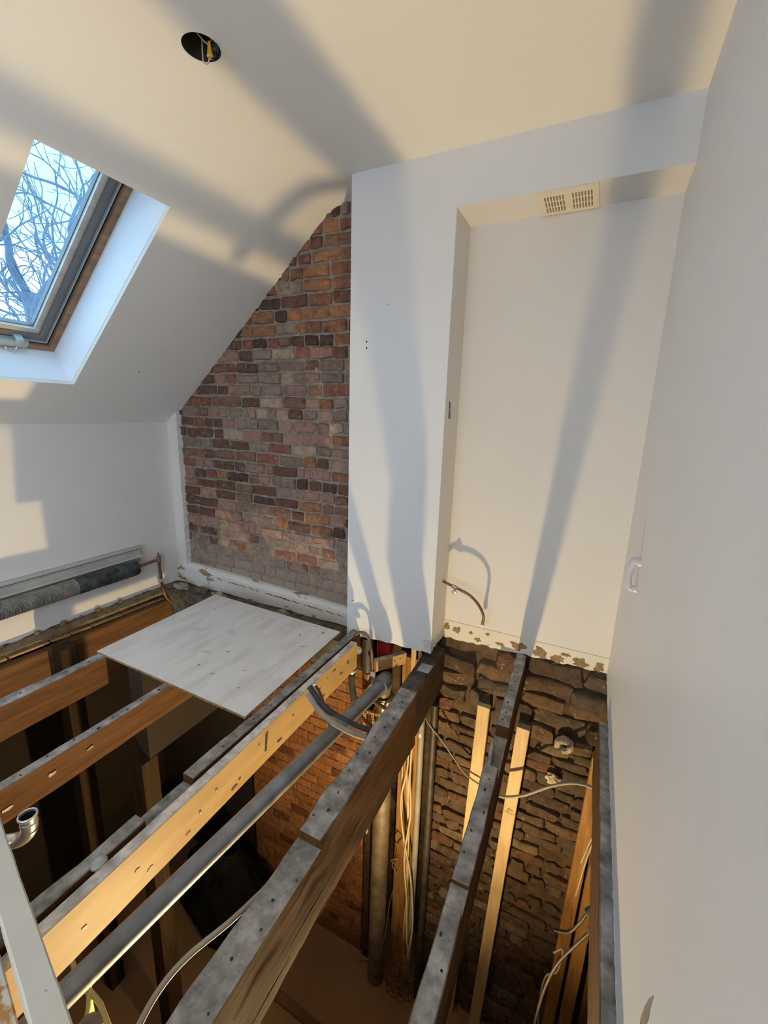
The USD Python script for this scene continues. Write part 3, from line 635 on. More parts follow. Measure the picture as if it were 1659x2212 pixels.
HV = thing('shutoff_valve', 'bent copper supply loop with a round handwheel valve under the chase corner', 'valve')
obj('riser', tube([(-1.078, 1.88, -.19), (-1.073, 1.88, -.12), (-1.070, 1.88, -.02), (-1.055, 1.88, .018), (-1.018, 1.88, .034), (-.982, 1.88, .012), (-.962, 1.88, -.05), (-.955, 1.88, -.12), (-.950, 1.88, -.18)], .0085, 12), 'copper_dark', HV, smooth=True)
obj('handwheel', lathe([(0, .004), (.006, .006), (.016, .004), (.022, .005), (.024, .001), (.022, -.003), (.006, -.003), (0, -.003)], (-1.030, 1.852, -.062), (.4, -1, .15), 20), 'valve_metal', HV, smooth=30)
obj('valve_body', cat(tube([(-1.071, 1.88, -.062), (-1.034, 1.858, -.062)], .009, 12, smoothp=False), lathe([(0, .024), (.012, .022), (.014, .01), (.014, -.01), (.012, -.022), (0, -.024)], (-1.071, 1.88, -.062), (0, 0, 1), 12)), 'valve_metal', HV, smooth=30)
obj('compression_nut', lathe([(.008, .018), (.014, .018), (.016, .006), (.016, -.012), (.012, -.02), (.008, -.02)], (-.949, 1.88, -.195), (0, 0, 1), 6), 'galvanized', HV)
obj('outlet', tube([(-.948, 1.88, -.20), (-.944, 1.872, -.235), (-.938, 1.85, -.25)], .012, 12), 'valve_metal', HV, smooth=True)
obj('outlet_rim', lathe([(.006, .002), (.013, .002), (.013, -.01), (.006, -.01)], (-.937, 1.848, -.251), (.2, -1, -.3), 14), 'chrome', HV)
FP = thing('insulated_pipe', 'short pipe in black foam with a metal clamp, hanging below the supply loop', 'pipe')
obj('foam', tube([(-1.080, 1.878, -.235), (-1.078, 1.875, -.31), (-1.060, 1.872, -.40)], .019, 14), 'foam_black', FP, smooth=True)
obj('clamp', cat(lathe([(.008, .008), (.030, .006), (.032, 0), (.030, -.006), (.008, -.008)], (-1.080, 1.878, -.205), (.1, -.2, 1), 18), lathe([(.010, .02), (.016, .02), (.016, -.03), (.010, -.03)], (-1.079, 1.876, -.235), (0, 0, 1), 10)), 'galvanized', FP, smooth=30)
obj('tail', tube([(-1.062, 1.872, -.39), (-1.03, 1.86, -.44), (-.97, 1.84, -.475), (-.88, 1.80, -.47)], .009, 10), 'copper_dark', FP, smooth=True)
TB = thing('pipe_pair', 'two foam covered pipes lying across the grey waste pipe beside the central joist', 'pipe')
obj('foam_sleeve', tube([(-1.005, 1.372, .018), (-.91, 1.358, -.045), (-.785, 1.366, -.082), (-.685, 1.392, -.105)], .0125, 12), 'foam_black', TB, smooth=True)
obj('foam_sleeve', tube([(-.995, 1.344, .004), (-.90, 1.328, -.058), (-.78, 1.336, -.096), (-.68, 1.364, -.118)], .0125, 12), 'cable_grey', TB, smooth=True)
obj('copper_end', tube([(-.925, 1.362, -.035), (-.925, 1.345, .020), (-.936, 1.316, .085)], .0065, 10), 'copper_dark', TB, smooth=True)
obj('copper_end_rim', lathe([(.003, .002), (.0072, .002), (.0072, -.006), (.003, -.006)], (-.936, 1.316, .0865), (-.45, .35, .8), 12), 'chrome', TB)
CT = thing('drain_elbow', 'chrome J-shaped drain elbow with open mouth beside the painted board', 'pipe')
cc = np.array([-1.386, .484, 0.0])
obj('bend', tube([cc + (0, 0, -.004), cc + (0, 0, -.03), cc + (-.004, -.003, -.055), cc + (-.022, -.016, -.078), cc + (-.05, -.036, -.086), cc + (-.13, -.095, -.090)], .0215, 24, caps=False), 'chrome', CT, smooth=True)
obj('rim', lathe([(.0205, .004), (.0225, .006), (.0255, .004), (.026, 0), (.0245, -.004), (.022, -.006), (.0205, -.004), (.0205, .004)], cc, (0, 0, 1), 32), 'chrome', CT, smooth=True)
obj('bead', lathe([(.0212, .006), (.0232, .003), (.0232, -.003), (.0212, -.006)], cc + (0, 0, -.024), (0, 0, 1), 28), 'chrome', CT, smooth=True)
obj('bore', lathe([(.0206, .002), (.0206, -.05), (0, -.05)], cc, (0, 0, 1), 28), 'can_dark', CT)

NP = thing('supply_stub', 'curved grey water supply line with small valve low on the niche wall', 'pipe')
obj('line', tube([(-.660, 2.094, .338), (-.605, 2.060, .338), (-.561, 2.055, .327), (-.488, 2.050, .305), (-.434, 2.048, .258), (-.411, 2.055, .205), (-.420, 2.095, .140)], .0075, 12), 'copper_dark', NP, smooth=True)
obj('ferrule', lathe([(0, .012), (.009, .011), (.011, 0), (.009, -.012), (0, -.014)], (-.421, 2.100, .130), (0, .4, -1), 14), 'primer', NP, smooth=True)
obj('valve', lathe([(0, .018), (.010, .017), (.012, 0), (.010, -.017), (0, -.018)], (-.571, 2.056, .330), (1, 0, -.3), 12), 'valve_metal', NP, smooth=True)
obj('valve_knob', cat(lathe([(0, .006), (.012, .004), (.014, 0), (.012, -.004), (0, -.005)], (-.566, 2.034, .311), (0, -1, -.5), 16), tube([(-.571, 2.056, .330), (-.566, 2.037, .313)], .005, 8, smoothp=False)), 'valve_metal', NP, smooth=30)

# things in the pipe cavity below the chase
CB = thing('cavity_board', 'wide orange stained upright board behind the drain stack', 'board')
obj('board', beam((-.815, 2.165, -.20), (-.815, 2.165, -2.70), .13, .03, .001, 13, side=(1, 0, 0)), 'orange_board', CB)
CB2 = thing('cavity_post', 'dark upright timber left of the drain stack below the central joist', 'board')
obj('board', beam((-1.055, 2.150, -.62), (-1.058, 2.150, -2.70), .075, .05, .003, 14, side=(1, 0, 0)), 'dark_joist', CB2)
CP = thing('paint_scrap', 'pale flaked scrap of plaster stuck beside the dark cavity post', 'scrap')
obj('flake', extr_xz(blob((-1.075, -1.50), .022, .06, 12, .5, 5), 2.092, 2.098), 'plaster_rosette', CP)
CL = thing('cavity_lath', 'thin pale wooden strip standing under the right corner of the chase', 'board')
obj('strip', beam((-.795, 2.10, -.04), (-.795, 2.10, -.36), .030, .012, .001, 15, side=(1, 0, 0)), 'lumber_z', CL)
obj('strip', beam((-.755, 2.09, -.06), (-.748, 2.09, -.30), .022, .010, .001, 16, side=(1, 0, 0)), 'lumber_z', CL)
RB = thing('red_block', 'bright red painted piece half hidden behind the small wood block', 'block')
obj('body', place(bevel_box(.085, .06, .17, .004), (-.970, 2.075, -.18)), 'red_paint', RB)
WK = thing('wood_block', 'small offcut of new yellow lumber under the chase, with nail holes', 'block')
d = np.array([.52, .85, -.06]); d /= np.linalg.norm(d)
obj('offcut', beam(np.array([-.958, 1.925, -.135]), np.array([-.958, 1.925, -.135]) + d * .205, .030, .072, .0006, 17), 'lumber', WK)
for i, s in enumerate((.12, .125, .16, .02)):
    p = np.array([-.958, 1.925, -.135]) + d * s + np.array([.85, -.52, 0]) * .0155 + (0, 0, -.028 - .006 * (i == 1) - .02 * (i == 3))
    obj('nail_hole', lathe([(0, .0008), (.003, .0008), (.003, -.001)], p, (.85, -.52, 0), 8), 'nail', WK)
PS = thing('pipe_stub', 'dark sawn off pipe end behind the supply loop', 'pipe')
obj('sleeve', lathe([(.030, .10), (.034, .10), (.036, .06), (.036, -.06), (.033, -.13), (.030, -.13), (.030, .10)], (-1.025, 1.96, -.13), (0, -.05, 1), 20), 'iron_dark', PS, smooth=40)
obj('stub', lathe([(0, .02), (.034, .02), (.034, -.12), (0, -.12)], (-1.022, 1.965, -.27), (0, -.05, 1), 18), 'red_board', PS, smooth=40)
HS = thing('pipe_strap', 'perforated yellowish strap hanging between the waste pipe and the coupling', 'strap')
for i, (a, b) in enumerate([((-1.005, 1.90, -.47), (-.90, 1.90, -.46)), ((-.955, 1.898, -.46), (-.93, 1.898, -.60)), ((-1.005, 1.90, -.455), (-1.0, 1.90, -.62))]):
    a, b = np.array(a), np.array(b); v = (b - a) / np.linalg.norm(b - a); ln = np.linalg.norm(b - a)
    poly = sbox(0, -.008, ln, .008)
    for t in np.arange(.012, ln - .006, .018): poly = poly.difference(sbox(t - .004, -.0045, t + .004, .0045))
    w = np.cross((0, -1, 0), v)
    obj('strap', extr(poly, .0015, a, v, w, (0, -1, 0)), 'lath', HS)
for i, (lab, x, y, r, z0, z1, m) in enumerate([('slim grey conduit with a small label, beside the cream cables', -.712, 2.06, .0185, -.50, -2.70, 'cable_grey'), ('dark iron pipe at the corner of the rough stone wall', -.640, 2.065, .021, -.40, -2.70, 'iron_dark')]):
    t = thing('conduit_pipe', lab, 'pipe'); obj('pipe', tube([(x, y, z0), (x + .004, y, (z0 + z1) / 2), (x - .002, y, z1)], r, 16), m, t, smooth=40)
    if i == 0: obj('sticker', place(bevel_box(.016, .002, .03, .0006), (x, y - r - .0002, -.62)), 'primer', t)
for i, P in enumerate([[(-.79, 2.03, -.55), (-.782, 2.02, -.80), (-.765, 2.015, -1.10), (-.745, 2.01, -1.40), (-.735, 2.01, -1.75), (-.745, 2.0, -2.05), (-.735, 2.0, -2.35)],
                       [(-.765, 2.03, -.52), (-.758, 2.02, -.80), (-.79, 2.015, -1.05), (-.765, 2.01, -1.30), (-.70, 2.01, -1.62), (-.672, 2.0, -1.95), (-.69, 2.0, -2.20), (-.72, 2.0, -2.42)],
                       [(-.745, 2.03, -.52), (-.742, 2.02, -.74), (-.752, 2.015, -.98), (-.735, 2.01, -1.28), (-.73, 2.01, -1.70), (-.72, 2.0, -2.02), (-.695, 2.0, -2.3)],
                       [(-.805, 2.02, -.62), (-.80, 2.01, -.95), (-.785, 2.01, -1.25), (-.755, 2.005, -1.5), (-.725, 2.0, -1.80), (-.72, 2.0, -2.15)],
                       [(-.73, 2.03, -.50), (-.735, 2.02, -.86), (-.72, 2.015, -1.12), (-.745, 2.01, -1.45), (-.715, 2.0, -1.78), (-.70, 2.0, -2.1)]]):
    P = [(x, 1.972 + .0145 * (4, 1, 2, 3, 0)[i], z) for x, y, z in P]
    o = obj('electric_cable', tube(P, .0062, 8), 'cable_cream', smooth=True)
    tag(o, 'cream electric cable of the bundle in the pipe cavity, ' + ('second from the left', 'bowing furthest right', 'middle of the five', 'leftmost at the top', 'rightmost at the top')[i], 'cable', 'cream cables in the pipe cavity')
t = thing('wire_tangle', 'tangle of thin brown wires hanging at the foot of the cream cables', 'wire')
wr = np.random.default_rng(77)
for i in range(7):
    c = np.array([-.72, 1.925, -2.40]); P = [c + (wr.uniform(-.03, .03), 0, .25)]
    for k in range(6): P.append(c + wr.uniform(-1, 1, 3) * (.10, .02, .14))
    obj('wire', tube(P, .003, 6), 'wire_brown', t, smooth=True)
t = thing('loose_wire', 'thin frayed brown wire dangling left of the cream cables', 'wire')
obj('wire', tube([(-.80, 2.0, -1.50), (-.83, 1.99, -1.58), (-.80, 1.985, -1.66), (-.835, 1.98, -1.9), (-.86, 1.97, -2.2), (-.95, 1.95, -2.42), (-1.03, 1.95, -2.5)], .0035, 6), 'wire_brown', t, smooth=True)
obj('knot', tube([(-.80 + .028 * math.cos(a) * (1 + .3 * math.sin(3 * a)), 1.985 + .01 * math.sin(2 * a), -1.55 + .045 * math.sin(a)) for a in np.linspace(0, 11, 24)], .004, 6), 'wire_brown', t, smooth=True)

# ------------------------------------------------------------------ against the stone wall
for i, (lab, a, b) in enumerate([('upright yellow timber strip on the stone wall, left of and behind the gouged joist', (-.375, 2.138, -.345), (-.428, 2.138, -2.72)), ('upright yellow timber strip on the stone wall, right of the gouged joist', (-.160, 2.138, -.400), (-.252, 2.138, -2.72))]):
    t = thing('timber_strip', lab, 'timber'); obj('strip', beam(a, b, .068, .040, .0012, 18 + i, side=(1, 0, 0)), 'lumber_z', t)
    if i == 1:
        obj('sawn_end', place(bevel_box(.066, .038, .003, .001), (a[0], a[1] - .020, a[2] + .0016)), 'rubble_pale', t)
        for k, tx in enumerate(('SPF', 'KD HT')):
            m = meshkit.text_mesh(tx, .012, .0006); m.apply_translation(-m.bounds.mean(0)); obj('stamp', place(m, (-.179, 2.0972, -.93 - .022 * k), (.98, 0, -.18), (.18, 0, .98), (0, -1, 0)), 'wire_brown', t)
for i, (lab, a, b, w, m) in enumerate([('orange lit stud standing in the far right corner against the stone wall', (.205, 2.13, -.42), (.158, 2.13, -2.72), .062, 'orange_board'), ('second orange stud just right of the corner stud', (.270, 2.07, -.35), (.236, 2.07, -2.72), .060, 'orange_board')]):
    t = thing('corner_stud', lab, 'timber'); obj('stud', beam(a, b, w, .05, .0015, 23 + i, side=(1, 0, 0)), m, t)
t = thing('plywood_board', 'dark reddish wood board beyond the corner studs', 'board'); obj('panel', bx(.305, .60, 2.02, 2.04, -2.71, -.32), 'red_board', t)
t = thing('pipe_rosette', 'round pale plaster ring on the stone wall right of the timber strips', 'fitting')
m = lathe([(.016, .004), (.020, .014), (.030, .018), (.040, .013), (.047, .002), (.047, -.012), (.016, -.012), (.016, .004)], (.043, 2.128, -.440), (0, -1, 0), 22)
m.vertices += (meshkit.noise(m.vertices * 60, 3)[:, None] - .5) * .012
obj('ring', m, 'plaster_rosette', t, smooth=35); obj('plug', lathe([(0, .0), (.017, .0), (.017, -.02), (0, -.02)], (.043, 2.132, -.440), (0, -1, 0), 14), 'iron_dark', t)
t = thing('plaster_splat', 'small white splash of plaster on the stones below the pale ring', 'scrap')
m = trimesh.creation.icosphere(3, 1.0); m.vertices *= 1 + (meshkit.noise(m.vertices * 2.5, 5)[:, None] - .5) * .9; m.vertices *= (.036, .012, .034); m.apply_translation((.014, 2.138, -.672)); obj('splash', m, 'plaster_rosette', t, smooth=40)
for name, lab, P, r, m in [('thin_cable', 'thin grey cable drooping from the pipe cavity across the stone wall', [(-.70, 2.035, -.46), (-.655, 2.034, -.52), (-.575, 2.06, -.625), (-.50, 2.08, -.735), (-.43, 2.075, -.795), (-.34, 2.07, -.822)], .0045, 'cable_grey'),
                         ('white_cable', 'white cable arching from the yellow strip up to the right wall joist', [(-.32, 2.03, -.77), (-.229, 2.0, -.771), (-.117, 1.99, -.702), (.006, 1.98, -.578), (.104, 1.97, -.504), (.190, 1.96, -.485), (.26, 1.95, -.52)], .0075, 'cable_white')]:
    t = thing(name, lab, 'cable'); obj('cable', tube(P, r, 10), m, t, smooth=True)
t = thing('floor_cable', 'pale cable slung along the left side of the central joist', 'cable')
obj('cable', tube([(-.70, .20, -.12), (-.720, .33, -.105), (-.742, .42, -.10), (-.738, .50, -.10), (-.700, .61, -.10), (-.672, .73, -.10), (-.660, .84, -.10), (-.662, .96, -.12)], .0075, 10), 'cable_white', t, smooth=True)
for lab, P, P2 in [('black sleeved cable, upper of two emerging under the right wall', [(.33, 1.62, -.50), (.28, 1.61, -.61), (.235, 1.60, -.71), (.205, 1.60, -.765)], [(.205, 1.60, -.765), (.185, 1.6, -.83), (.155, 1.60, -.90), (.115, 1.60, -.925), (.095, 1.60, -.93)]),
                   ('black sleeved cable, lower of two emerging under the right wall', [(.33, 1.60, -.58), (.285, 1.59, -.675), (.245, 1.585, -.775), (.225, 1.585, -.83)], [(.225, 1.585, -.83), (.18, 1.585, -.94), (.125, 1.59, -1.10), (.09, 1.59, -1.30), (.075, 1.6, -1.6), (.09, 1.6, -2.0)])]:
    t = thing('sleeved_cable', lab, 'cable'); obj('sleeve', tube(P, .016, 12), 'foam_black', t, smooth=True); obj('cable', tube(P2, .0065, 8), 'iron_dark', t, smooth=True)
t = thing('coiled_wire', 'pale twisted wire lying over the orange corner studs', 'wire')
obj('wire', tube([(.19, 1.98, -.95), (.215, 1.98, -.80), (.235, 1.97, -.72), (.21, 1.97, -.90), (.19, 1.97, -1.15)], .005, 8), 'cable_cream', t, smooth=True)
obj('wire', tube([(.13, 1.95, -1.55), (.17, 1.95, -1.50), (.16, 1.95, -1.66), (.11, 1.95, -1.74), (.10, 1.95, -1.95), (.12, 1.95, -2.2)], .005, 8), 'cable_cream', t, smooth=True)

# ------------------------------------------------------------------ baseboard heater
BH = thing('baseboard_heater', 'stripped baseboard heater with finned tube along the knee wall', 'heater')
prof = Polygon([(XK, .262), (-2.748, .262), (-2.742, .254), (-2.742, .246), (-2.760, .240), (-2.760, .205), (-2.735, .196), (-2.728, .190), (-2.732, .186), (-2.765, .194), (-2.770, .15), (XK, .15)])
obj('back_plate', extr_xz(prof, -.2, 1.825), 'heater_paint', BH)
obj('painted_shadow_line', bx(-2.7605, -2.757, -.2, 1.82, .238, .2415), 'gasket', BH)  # black strip painted as the shade under the plate lip
zf = [(0, -.2)]
n = 240
for i in range(n):
    y = -.2 + i * (1.36 + .2) / n
    zf += [(.043, y), (.050, y + .0008), (.050, y + .0030), (.043, y + .0038)]
zf.append((0, 1.36))
obj('fin_pack', lathe([(r, y) for r, y in zf], (-2.700, 0, .135), (0, 1, 0), 20), 'heater_fin', BH, label='finned grey tube')
m = lathe([(0, 1.36), (.050, 1.362)] + [(.050 + .0012 * math.sin(i * 2.1), 1.37 + i * .012) for i in range(31)] + [(.048, 1.742), (0, 1.744)], (-2.700, 0, .135), (0, 1, 0), 24)
m.vertices += (meshkit.fbm(m.vertices * 35, 3, 2)[:, None] - .5) * .012
obj('dusty_sleeve', m, 'heater_dark', BH, smooth=40, label='blackened dusty end of the finned tube')
HP = thing('heater_pipe', 'copper pipe turning down from the end of the baseboard heater', 'pipe')
obj('pipe', tube([(-2.700, 1.740, .137), (-2.695, 1.82, .143), (-2.69, 1.905, .147)], .0095, 12), 'copper_dark', HP, smooth=True)
obj('drop', tube([(-2.69, 1.905, .16), (-2.69, 1.907, .05), (-2.685, 1.912, -.07), (-2.68, 1.93, -.15), (-2.665, 1.97, -.215), (-2.64, 2.02, -.28)], .0105, 12), 'copper', HP, smooth=True)
obj('elbow', cat(lathe([(0, .024), (.014, .022), (.015, 0), (.014, -.022), (0, -.024)], (-2.69, 1.905, .150), (0, 0, 1), 14), lathe([(0, .01), (.006, .01), (.006, -.02), (0, -.02)], (-2.69, 1.905, .185), (0, 0, 1), 10)), 'copper_dark', HP, smooth=30)
obj('solder_joint', lathe([(.0105, .012), (.0125, .010), (.0125, -.010), (.0105, -.012)], (-2.688, 1.909, -.01), (0, 0, 1), 14), 'galvanized', HP)

# rubble on the ledge between plywood and wall
rr = np.random.default_rng(31)
for i, (x, y, z, s, lab, pale) in enumerate([(-2.62, 2.02, -.085, .038, 'pale rubble lump on the ledge by the heater pipe', 1), (-2.44, 2.05, -.088, .030, 'dark rubble lump on the ledge behind the plywood corner', 0), (-2.26, 2.03, -.088, .035, 'flat rubble piece on the ledge below the left of the skirting', 1), (-2.00, 2.05, -.09, .028, 'rubble piece on the ledge below the middle of the skirting', 0), (-1.70, 2.04, -.09, .032, 'rubble piece on the ledge below the skirting, behind the middle of the plywood', 1), (-1.40, 2.04, -.09, .028, 'rubble piece on the ledge nearest the chase', 0)]):
    m = trimesh.creation.icosphere(2, 1.0); m.vertices *= 1 + (meshkit.noise(m.vertices * 2.0 + i * 9, 5)[:, None] - .5) * .8; m.vertices *= (s * 1.7, s * .9, s * .8); m.apply_translation((x, y, z))
    t = thing('rubble_lump', lab, 'rubble'); obj('lump', m, 'rubble_pale' if pale else 'rubble', t, smooth=25)
struct('wall_back_ledge', bx(-2.80, -1.12, 1.955, 2.17, -.30, -.112), 'rubble')

# ------------------------------------------------------------------ fittings on walls and ceiling
VT = thing('vent_grille', 'cream plastic exhaust vent grille in the niche ceiling', 'vent')
vp = sbox(-.330, 1.952, -.108, 2.150); vs = Polygon(vp.exterior).buffer(-.004).buffer(.004)
for g, (xa, xb) in enumerate([(-.302, -.236), (-.200, -.134)]):
    for k in range(7):
        xs = xa + (xb - xa) * k / 6
        for j in range(3):
            ya = 1.985 + j * .049; vs = vs.difference(sbox(xs - .0030, ya, xs + .0030, ya + .043))
obj('grille', extr(vs, .008, (0, 0, ZS - .0085), (1, 0, 0), (0, 1, 0), (0, 0, 1)), 'vent_plastic', VT)
obj('dark_backing', bx(-.326, -.112, 1.956, 2.146, ZS - .0022, ZS - .0004), 'vent_dark', VT)  # plain dark sheet set behind the slots
DH = thing('pull_handle', 'translucent white plastic pull handle on the right wall', 'handle')
hy, hz0, hz1 = 1.628, .640, .735
P = [(XR - .001, hy, hz1), (XR - .014, hy, hz1 + .004), (XR - .023, hy, hz1 - .012), (XR - .028, hy, (hz0 + hz1) / 2), (XR - .024, hy, hz0 + .010), (XR - .014, hy, hz0 - .002), (XR - .001, hy, hz0)]
obj('grip', tube(P, [.014, .0135, .0120, .0105, .0110, .011, .012], 14), 'acrylic', DH, smooth=True)
for z in (hz0, hz1): obj('mount', lathe([(0, .004), (.014, .003), (.015, -.001), (0, -.001)], (XR - .001, hy, z), (-1, 0, 0), 16), 'acrylic', DH, smooth=30)
OB = thing('outlet_box', 'empty outlet opening with metal box in the side of the chase', 'outlet')
obj('box', cat(bx(X1 - .05, X1 - .047, 2.002, 2.048, 1.186, 1.272), bx(X1 - .05, X1 - .012, 2.001, 2.003, 1.186, 1.272), bx(X1 - .05, X1 - .012, 2.047, 2.049, 1.186, 1.272), bx(X1 - .05, X1 - .012, 2.001, 2.049, 1.184, 1.186), bx(X1 - .05, X1 - .012, 2.001, 2.049, 1.272, 1.274)), 'iron_dark', OB)
obj('tab', bx(X1 - .012, X1 - .004, 2.030, 2.046, 1.222, 1.236), 'galvanized', OB)
KB = thing('corner_bead', 'bare metal corner bead at the bottom corner of the chase', 'corner trim')
obj('leaf', extr_xz(Polygon([(-.690, .052), (-.6445, .060), (-.6445, -.006), (-.660, -.014), (-.680, -.004)]), YC - .0012, YC + .0004), 'bead', KB)
obj('leaf', extr_yz(Polygon([(YC - .0012, .060), (1.972, .040), (1.966, .008), (YC - .0012, -.006)]), X1 - .0004, X1 + .0012), 'bead', KB)
CBX = thing('ceiling_box', 'open round lamp box in the ceiling with loose wires', 'electrical box')
obj('can', lathe([(HR + .001, 0), (HR + .001, .10), (0, .10), (0, .098), (HR - .001, .098), (HR - .001, 0)], (HC[0], HC[1], ZC + .001), (0, 0, 1), 32), 'can_dark', CBX, smooth=40)
h3 = np.array([HC[0], HC[1], ZC])
obj('sheath', tube([h3 + (.045, .012, .06), h3 + (.046, .012, .02), h3 + (.052, .004, -.022)], .0085, 12), 'black_plastic', CBX, smooth=True)
obj('wire', tube([h3 + (.052, .004, -.020), h3 + (.050, .002, -.034), h3 + (.040, -.002, -.036), h3 + (.030, -.002, -.018), h3 + (.018, .008, .02)], .0022, 8), 'black_plastic', CBX, smooth=True)
obj('wire', tube([h3 + (-.02, .02, .05), h3 + (.0, .004, .02), h3 + (.010, -.006, -.015), h3 + (.018, -.012, -.045), h3 + (.032, -.010, -.054), h3 + (.038, -.006, -.040)], .0022, 8), 'cable_cream', CBX, smooth=True)
obj('wire', tube([h3 + (-.03, -.01, .05), h3 + (.0, -.02, .03), h3 + (.025, .0, .004), h3 + (.035, .015, .03)], .0022, 8), 'cable_white', CBX, smooth=True)
obj('wire_nut', lathe([(0, .022), (.0045, .020), (.006, .006), (.0085, -.012), (.010, -.016), (.007, -.020), (0, -.020)], h3 + (.038, -.004, -.018), (-.05, 0, 1), 14), 'yellow_plastic', CBX, smooth=35)
CFP = stage.GetPrimAtPath('/World/wall_chase_front')
for x, z, r in [(-1.063, 1.541, .0045), (-1.062, 1.512, .0045), (-1.118, .175, .0035), (-.95, 1.70, .0025), (-1.13, -.022, .006)]:
    obj('screw_hole', lathe([(0, .0006), (r, .0006), (r, -.001)], (x, YC, z), (0, -1, 0), 9), 'nail', CFP)
q = on_slope(.335, 1.70); obj('screw_hole', lathe([(0, .0006), (.004, .0006), (.004, -.001)], q, -SN, 9), 'nail', stage.GetPrimAtPath('/World/ceiling_slope'))

# ------------------------------------------------------------------ down in the storey below
struct('wall_unseen_header', bx(-1.965, -1.865, 1.17, 1.87, -.57, -.06), 'shade_dark_plaster', label='unseen dark header box under the plywood, placed to shade the knee wall')  # out of view under the plywood, placed to darken the knee wall
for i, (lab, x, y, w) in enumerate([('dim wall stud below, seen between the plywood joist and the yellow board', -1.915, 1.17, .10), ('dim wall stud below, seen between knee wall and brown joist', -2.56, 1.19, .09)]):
    t = thing('wall_stud', lab, 'timber'); obj('stud', beam((x, y + .045, (-.575, -.13)[i]), (x, y + .045, -2.72), w, .09, .001, 40 + i, side=(1, 0, 0)), 'shade_dark_stud', t)
t = thing('dark_sack', 'black filled sack lying on the floor of the storey below', 'bag')
m = trimesh.creation.icosphere(4, 1.0); m.vertices *= 1 + (meshkit.fbm(m.vertices * 1.6, 4, 8)[:, None] - .5) * .9; m.vertices[:, 2] = np.maximum(m.vertices[:, 2], -.75); m.vertices *= (.36, .24, .42); m.apply_translation((-2.08, 1.80, ZLOW + .315)); obj('sack', m, 'sack', t, smooth=True)
obj('neck', lathe([(.05, 0), (.03, .06), (.07, .14), (.05, .15), (.02, .07), (0, .05)], (-2.05, 1.80, ZLOW + .66), (.1, -.1, 1), 14), 'sack', t, smooth=True)
t = thing('floor_batten', 'pale wooden batten lying on the floor below', 'timber'); obj('batten', beam((-1.72, 1.64, ZLOW + .03), (-.80, 1.62, ZLOW + .03), .05, .028, .001, 50), 'brown_plank', t)
t = thing('tube_stand', 'yellow tubular stand glowing at the bottom left, below the waste pipe', 'stand')
J = np.array([-1.505, .605, -1.0])
for P in ([(-1.72, .648, -1.02), (-1.60, .612, -1.0), J], [J, (-1.53, .575, -.99), (-1.545, .50, -1.0), (-1.60, .40, -1.02)], [J, (-1.42, .60, -1.0), (-1.22, .55, -1.02)], [J + (.02, -.005, 0), (-1.45, .575, -1.01), (-1.33, .46, -1.03)], [J, (-1.505, .605, -1.9), (-1.505, .605, ZLOW)]):
    obj('tube', tube(P, .0095, 12, smoothp=False), 'yellow_paint', t, smooth=40)
obj('joint', trimesh.creation.icosphere(2, .014).apply_translation(J), 'yellow_paint', t, smooth=True)
obj('lamp_head', lathe([(.0, .04), (.03, .035), (.045, 0), (.05, -.05), (0, -.05)], (-1.37, .52, -1.0), (.5, -.5, .6), 18), 'galvanized', t, smooth=30)
# the work light itself: a square flood on a yellow stand
WLT = thing('work_light', 'square work lamp on a yellow stand on the floor below, shining up through the joists', 'lamp')
lx, ly, lz = rot_to(LAMP_DIR)
def lampmesh(m): return place(m, LAMP, lx, ly, lz)
obj('housing', lampmesh(cat(place(bevel_box(.20, .16, .012, .004), (0, 0, -.066)), place(bevel_box(.012, .16, .07, .003), (-.094, 0, -.03)), place(bevel_box(.012, .16, .07, .003), (.094, 0, -.03)), place(bevel_box(.19, .012, .07, .003), (0, -.074, -.03)), place(bevel_box(.19, .012, .07, .003), (0, .074, -.03)))), 'black_plastic', WLT)
obj('lens', lampmesh(place(bevel_box(.17, .13, .004, .001), (0, 0, -.02))), 'bulb', WLT)
obj('bracket', tube([LAMP + lx * .105, LAMP + lx * .105 + (0, 0, -.12), LAMP + (0, 0, -.15), LAMP - lx * .105 + (0, 0, -.12), LAMP - lx * .105], .008, 10, smoothp=False), 'yellow_paint', WLT, smooth=40)
obj('post', tube([LAMP + (0, 0, -.15), (LAMP[0], LAMP[1], ZLOW + .12)], .012, 12, smoothp=False), 'yellow_paint', WLT, smooth=40)
for a in (0.4, 2.5, 4.6): obj('foot', tube([(LAMP[0], LAMP[1], ZLOW + .3), (LAMP[0] + .25 * math.cos(a), LAMP[1] + .25 * math.sin(a), ZLOW + .012)], .010, 10, smoothp=False), 'yellow_paint', WLT, smooth=40)
rect_light('/World/work_light_beam', LAMP + LAMP_DIR * .004, LAMP_DIR, .075, .06, LAMP_COLOR, LAMP_POWER * 2.9)
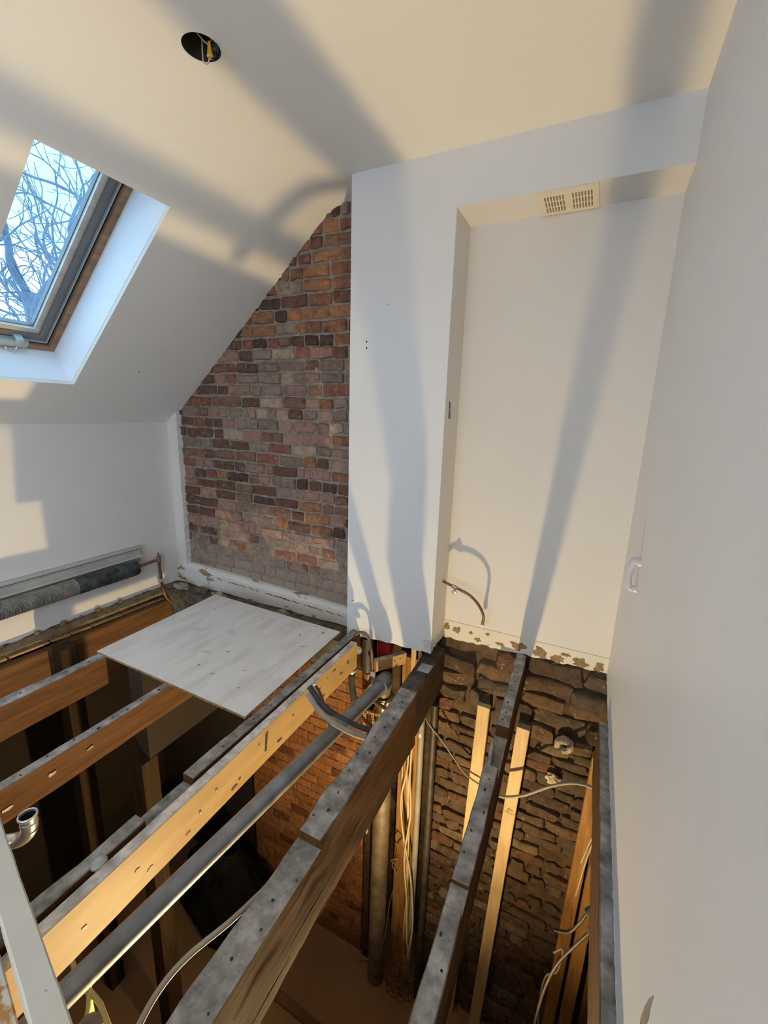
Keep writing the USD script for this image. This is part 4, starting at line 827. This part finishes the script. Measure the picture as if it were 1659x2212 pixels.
sp = UsdLux.SphereLight.Define(stage, '/World/work_light_spill'); sp.CreateRadiusAttr(.028); sp.CreateColorAttr(Gf.Vec3f(*LAMP_COLOR)); sp.CreateIntensityAttr(LAMP_POWER * .65); sp.AddTranslateOp().Set(Gf.Vec3d(*(LAMP + LAMP_DIR * .036)))  # second source of the unseen work lamp, placed to light sideways

# ------------------------------------------------------------------ bare trees outside the skylight
def tree(label, root, seed, n_limbs, spread, hgt):
    r = np.random.default_rng(seed); t = thing('bare_tree', label, 'tree'); root = np.array(root, float)
    top = root + (0, 0, hgt)
    obj('trunk', tube([root, root + (.1, .1, hgt * .5), top], [.22, .17, .12], 14), 'bark', t, smooth=True)
    tw = []
    def grow(p, d, ln, rad, depth, out):
        P = [p]; q = p.copy(); d = d.copy(); k = 5
        for i in range(k):
            d = d + r.normal(0, .26, 3) + (0, 0, .03); d /= np.linalg.norm(d); q = q + d * ln / k; P.append(q.copy())
        out.append(tube(P, list(np.linspace(rad, rad * .55, len(P))), 5 if depth < 3 else 7, n=3, caps=False))
        if depth:
            for i in range(3 if depth > 1 else 4):
                s = P[1 + int(r.integers(1, k))]; e = d + r.normal(0, .75, 3); e /= np.linalg.norm(e)
                grow(np.array(s), e, ln * r.uniform(.5, .75), rad * .5, depth - 1, tw)
    for i in range(n_limbs):
        out = []; a = r.uniform(0, 2 * math.pi); d = np.array([math.cos(a), math.sin(a), r.uniform(.2, .9)]) * spread + (0, 0, .2); d /= np.linalg.norm(d)
        grow(root + (0, 0, hgt * r.uniform(.55, 1.0)), d, r.uniform(2.2, 3.4), .065, 3, out)
        obj('limb', cat(*out), 'bark', t, smooth=True)
    o = obj('twigs', cat(*tw), 'bark', t, smooth=True); o.SetCustomDataByKey('kind', 'stuff')
tree('bare winter tree beyond the skylight, its branches filling the pane', (-9.3, 4.6, -5.5), 11, 13, 1.0, 8.6)
tree('second bare tree behind, thin branches low in the skylight pane', (-15.5, 11.5, -5.5), 23, 10, 1.0, 8.2)
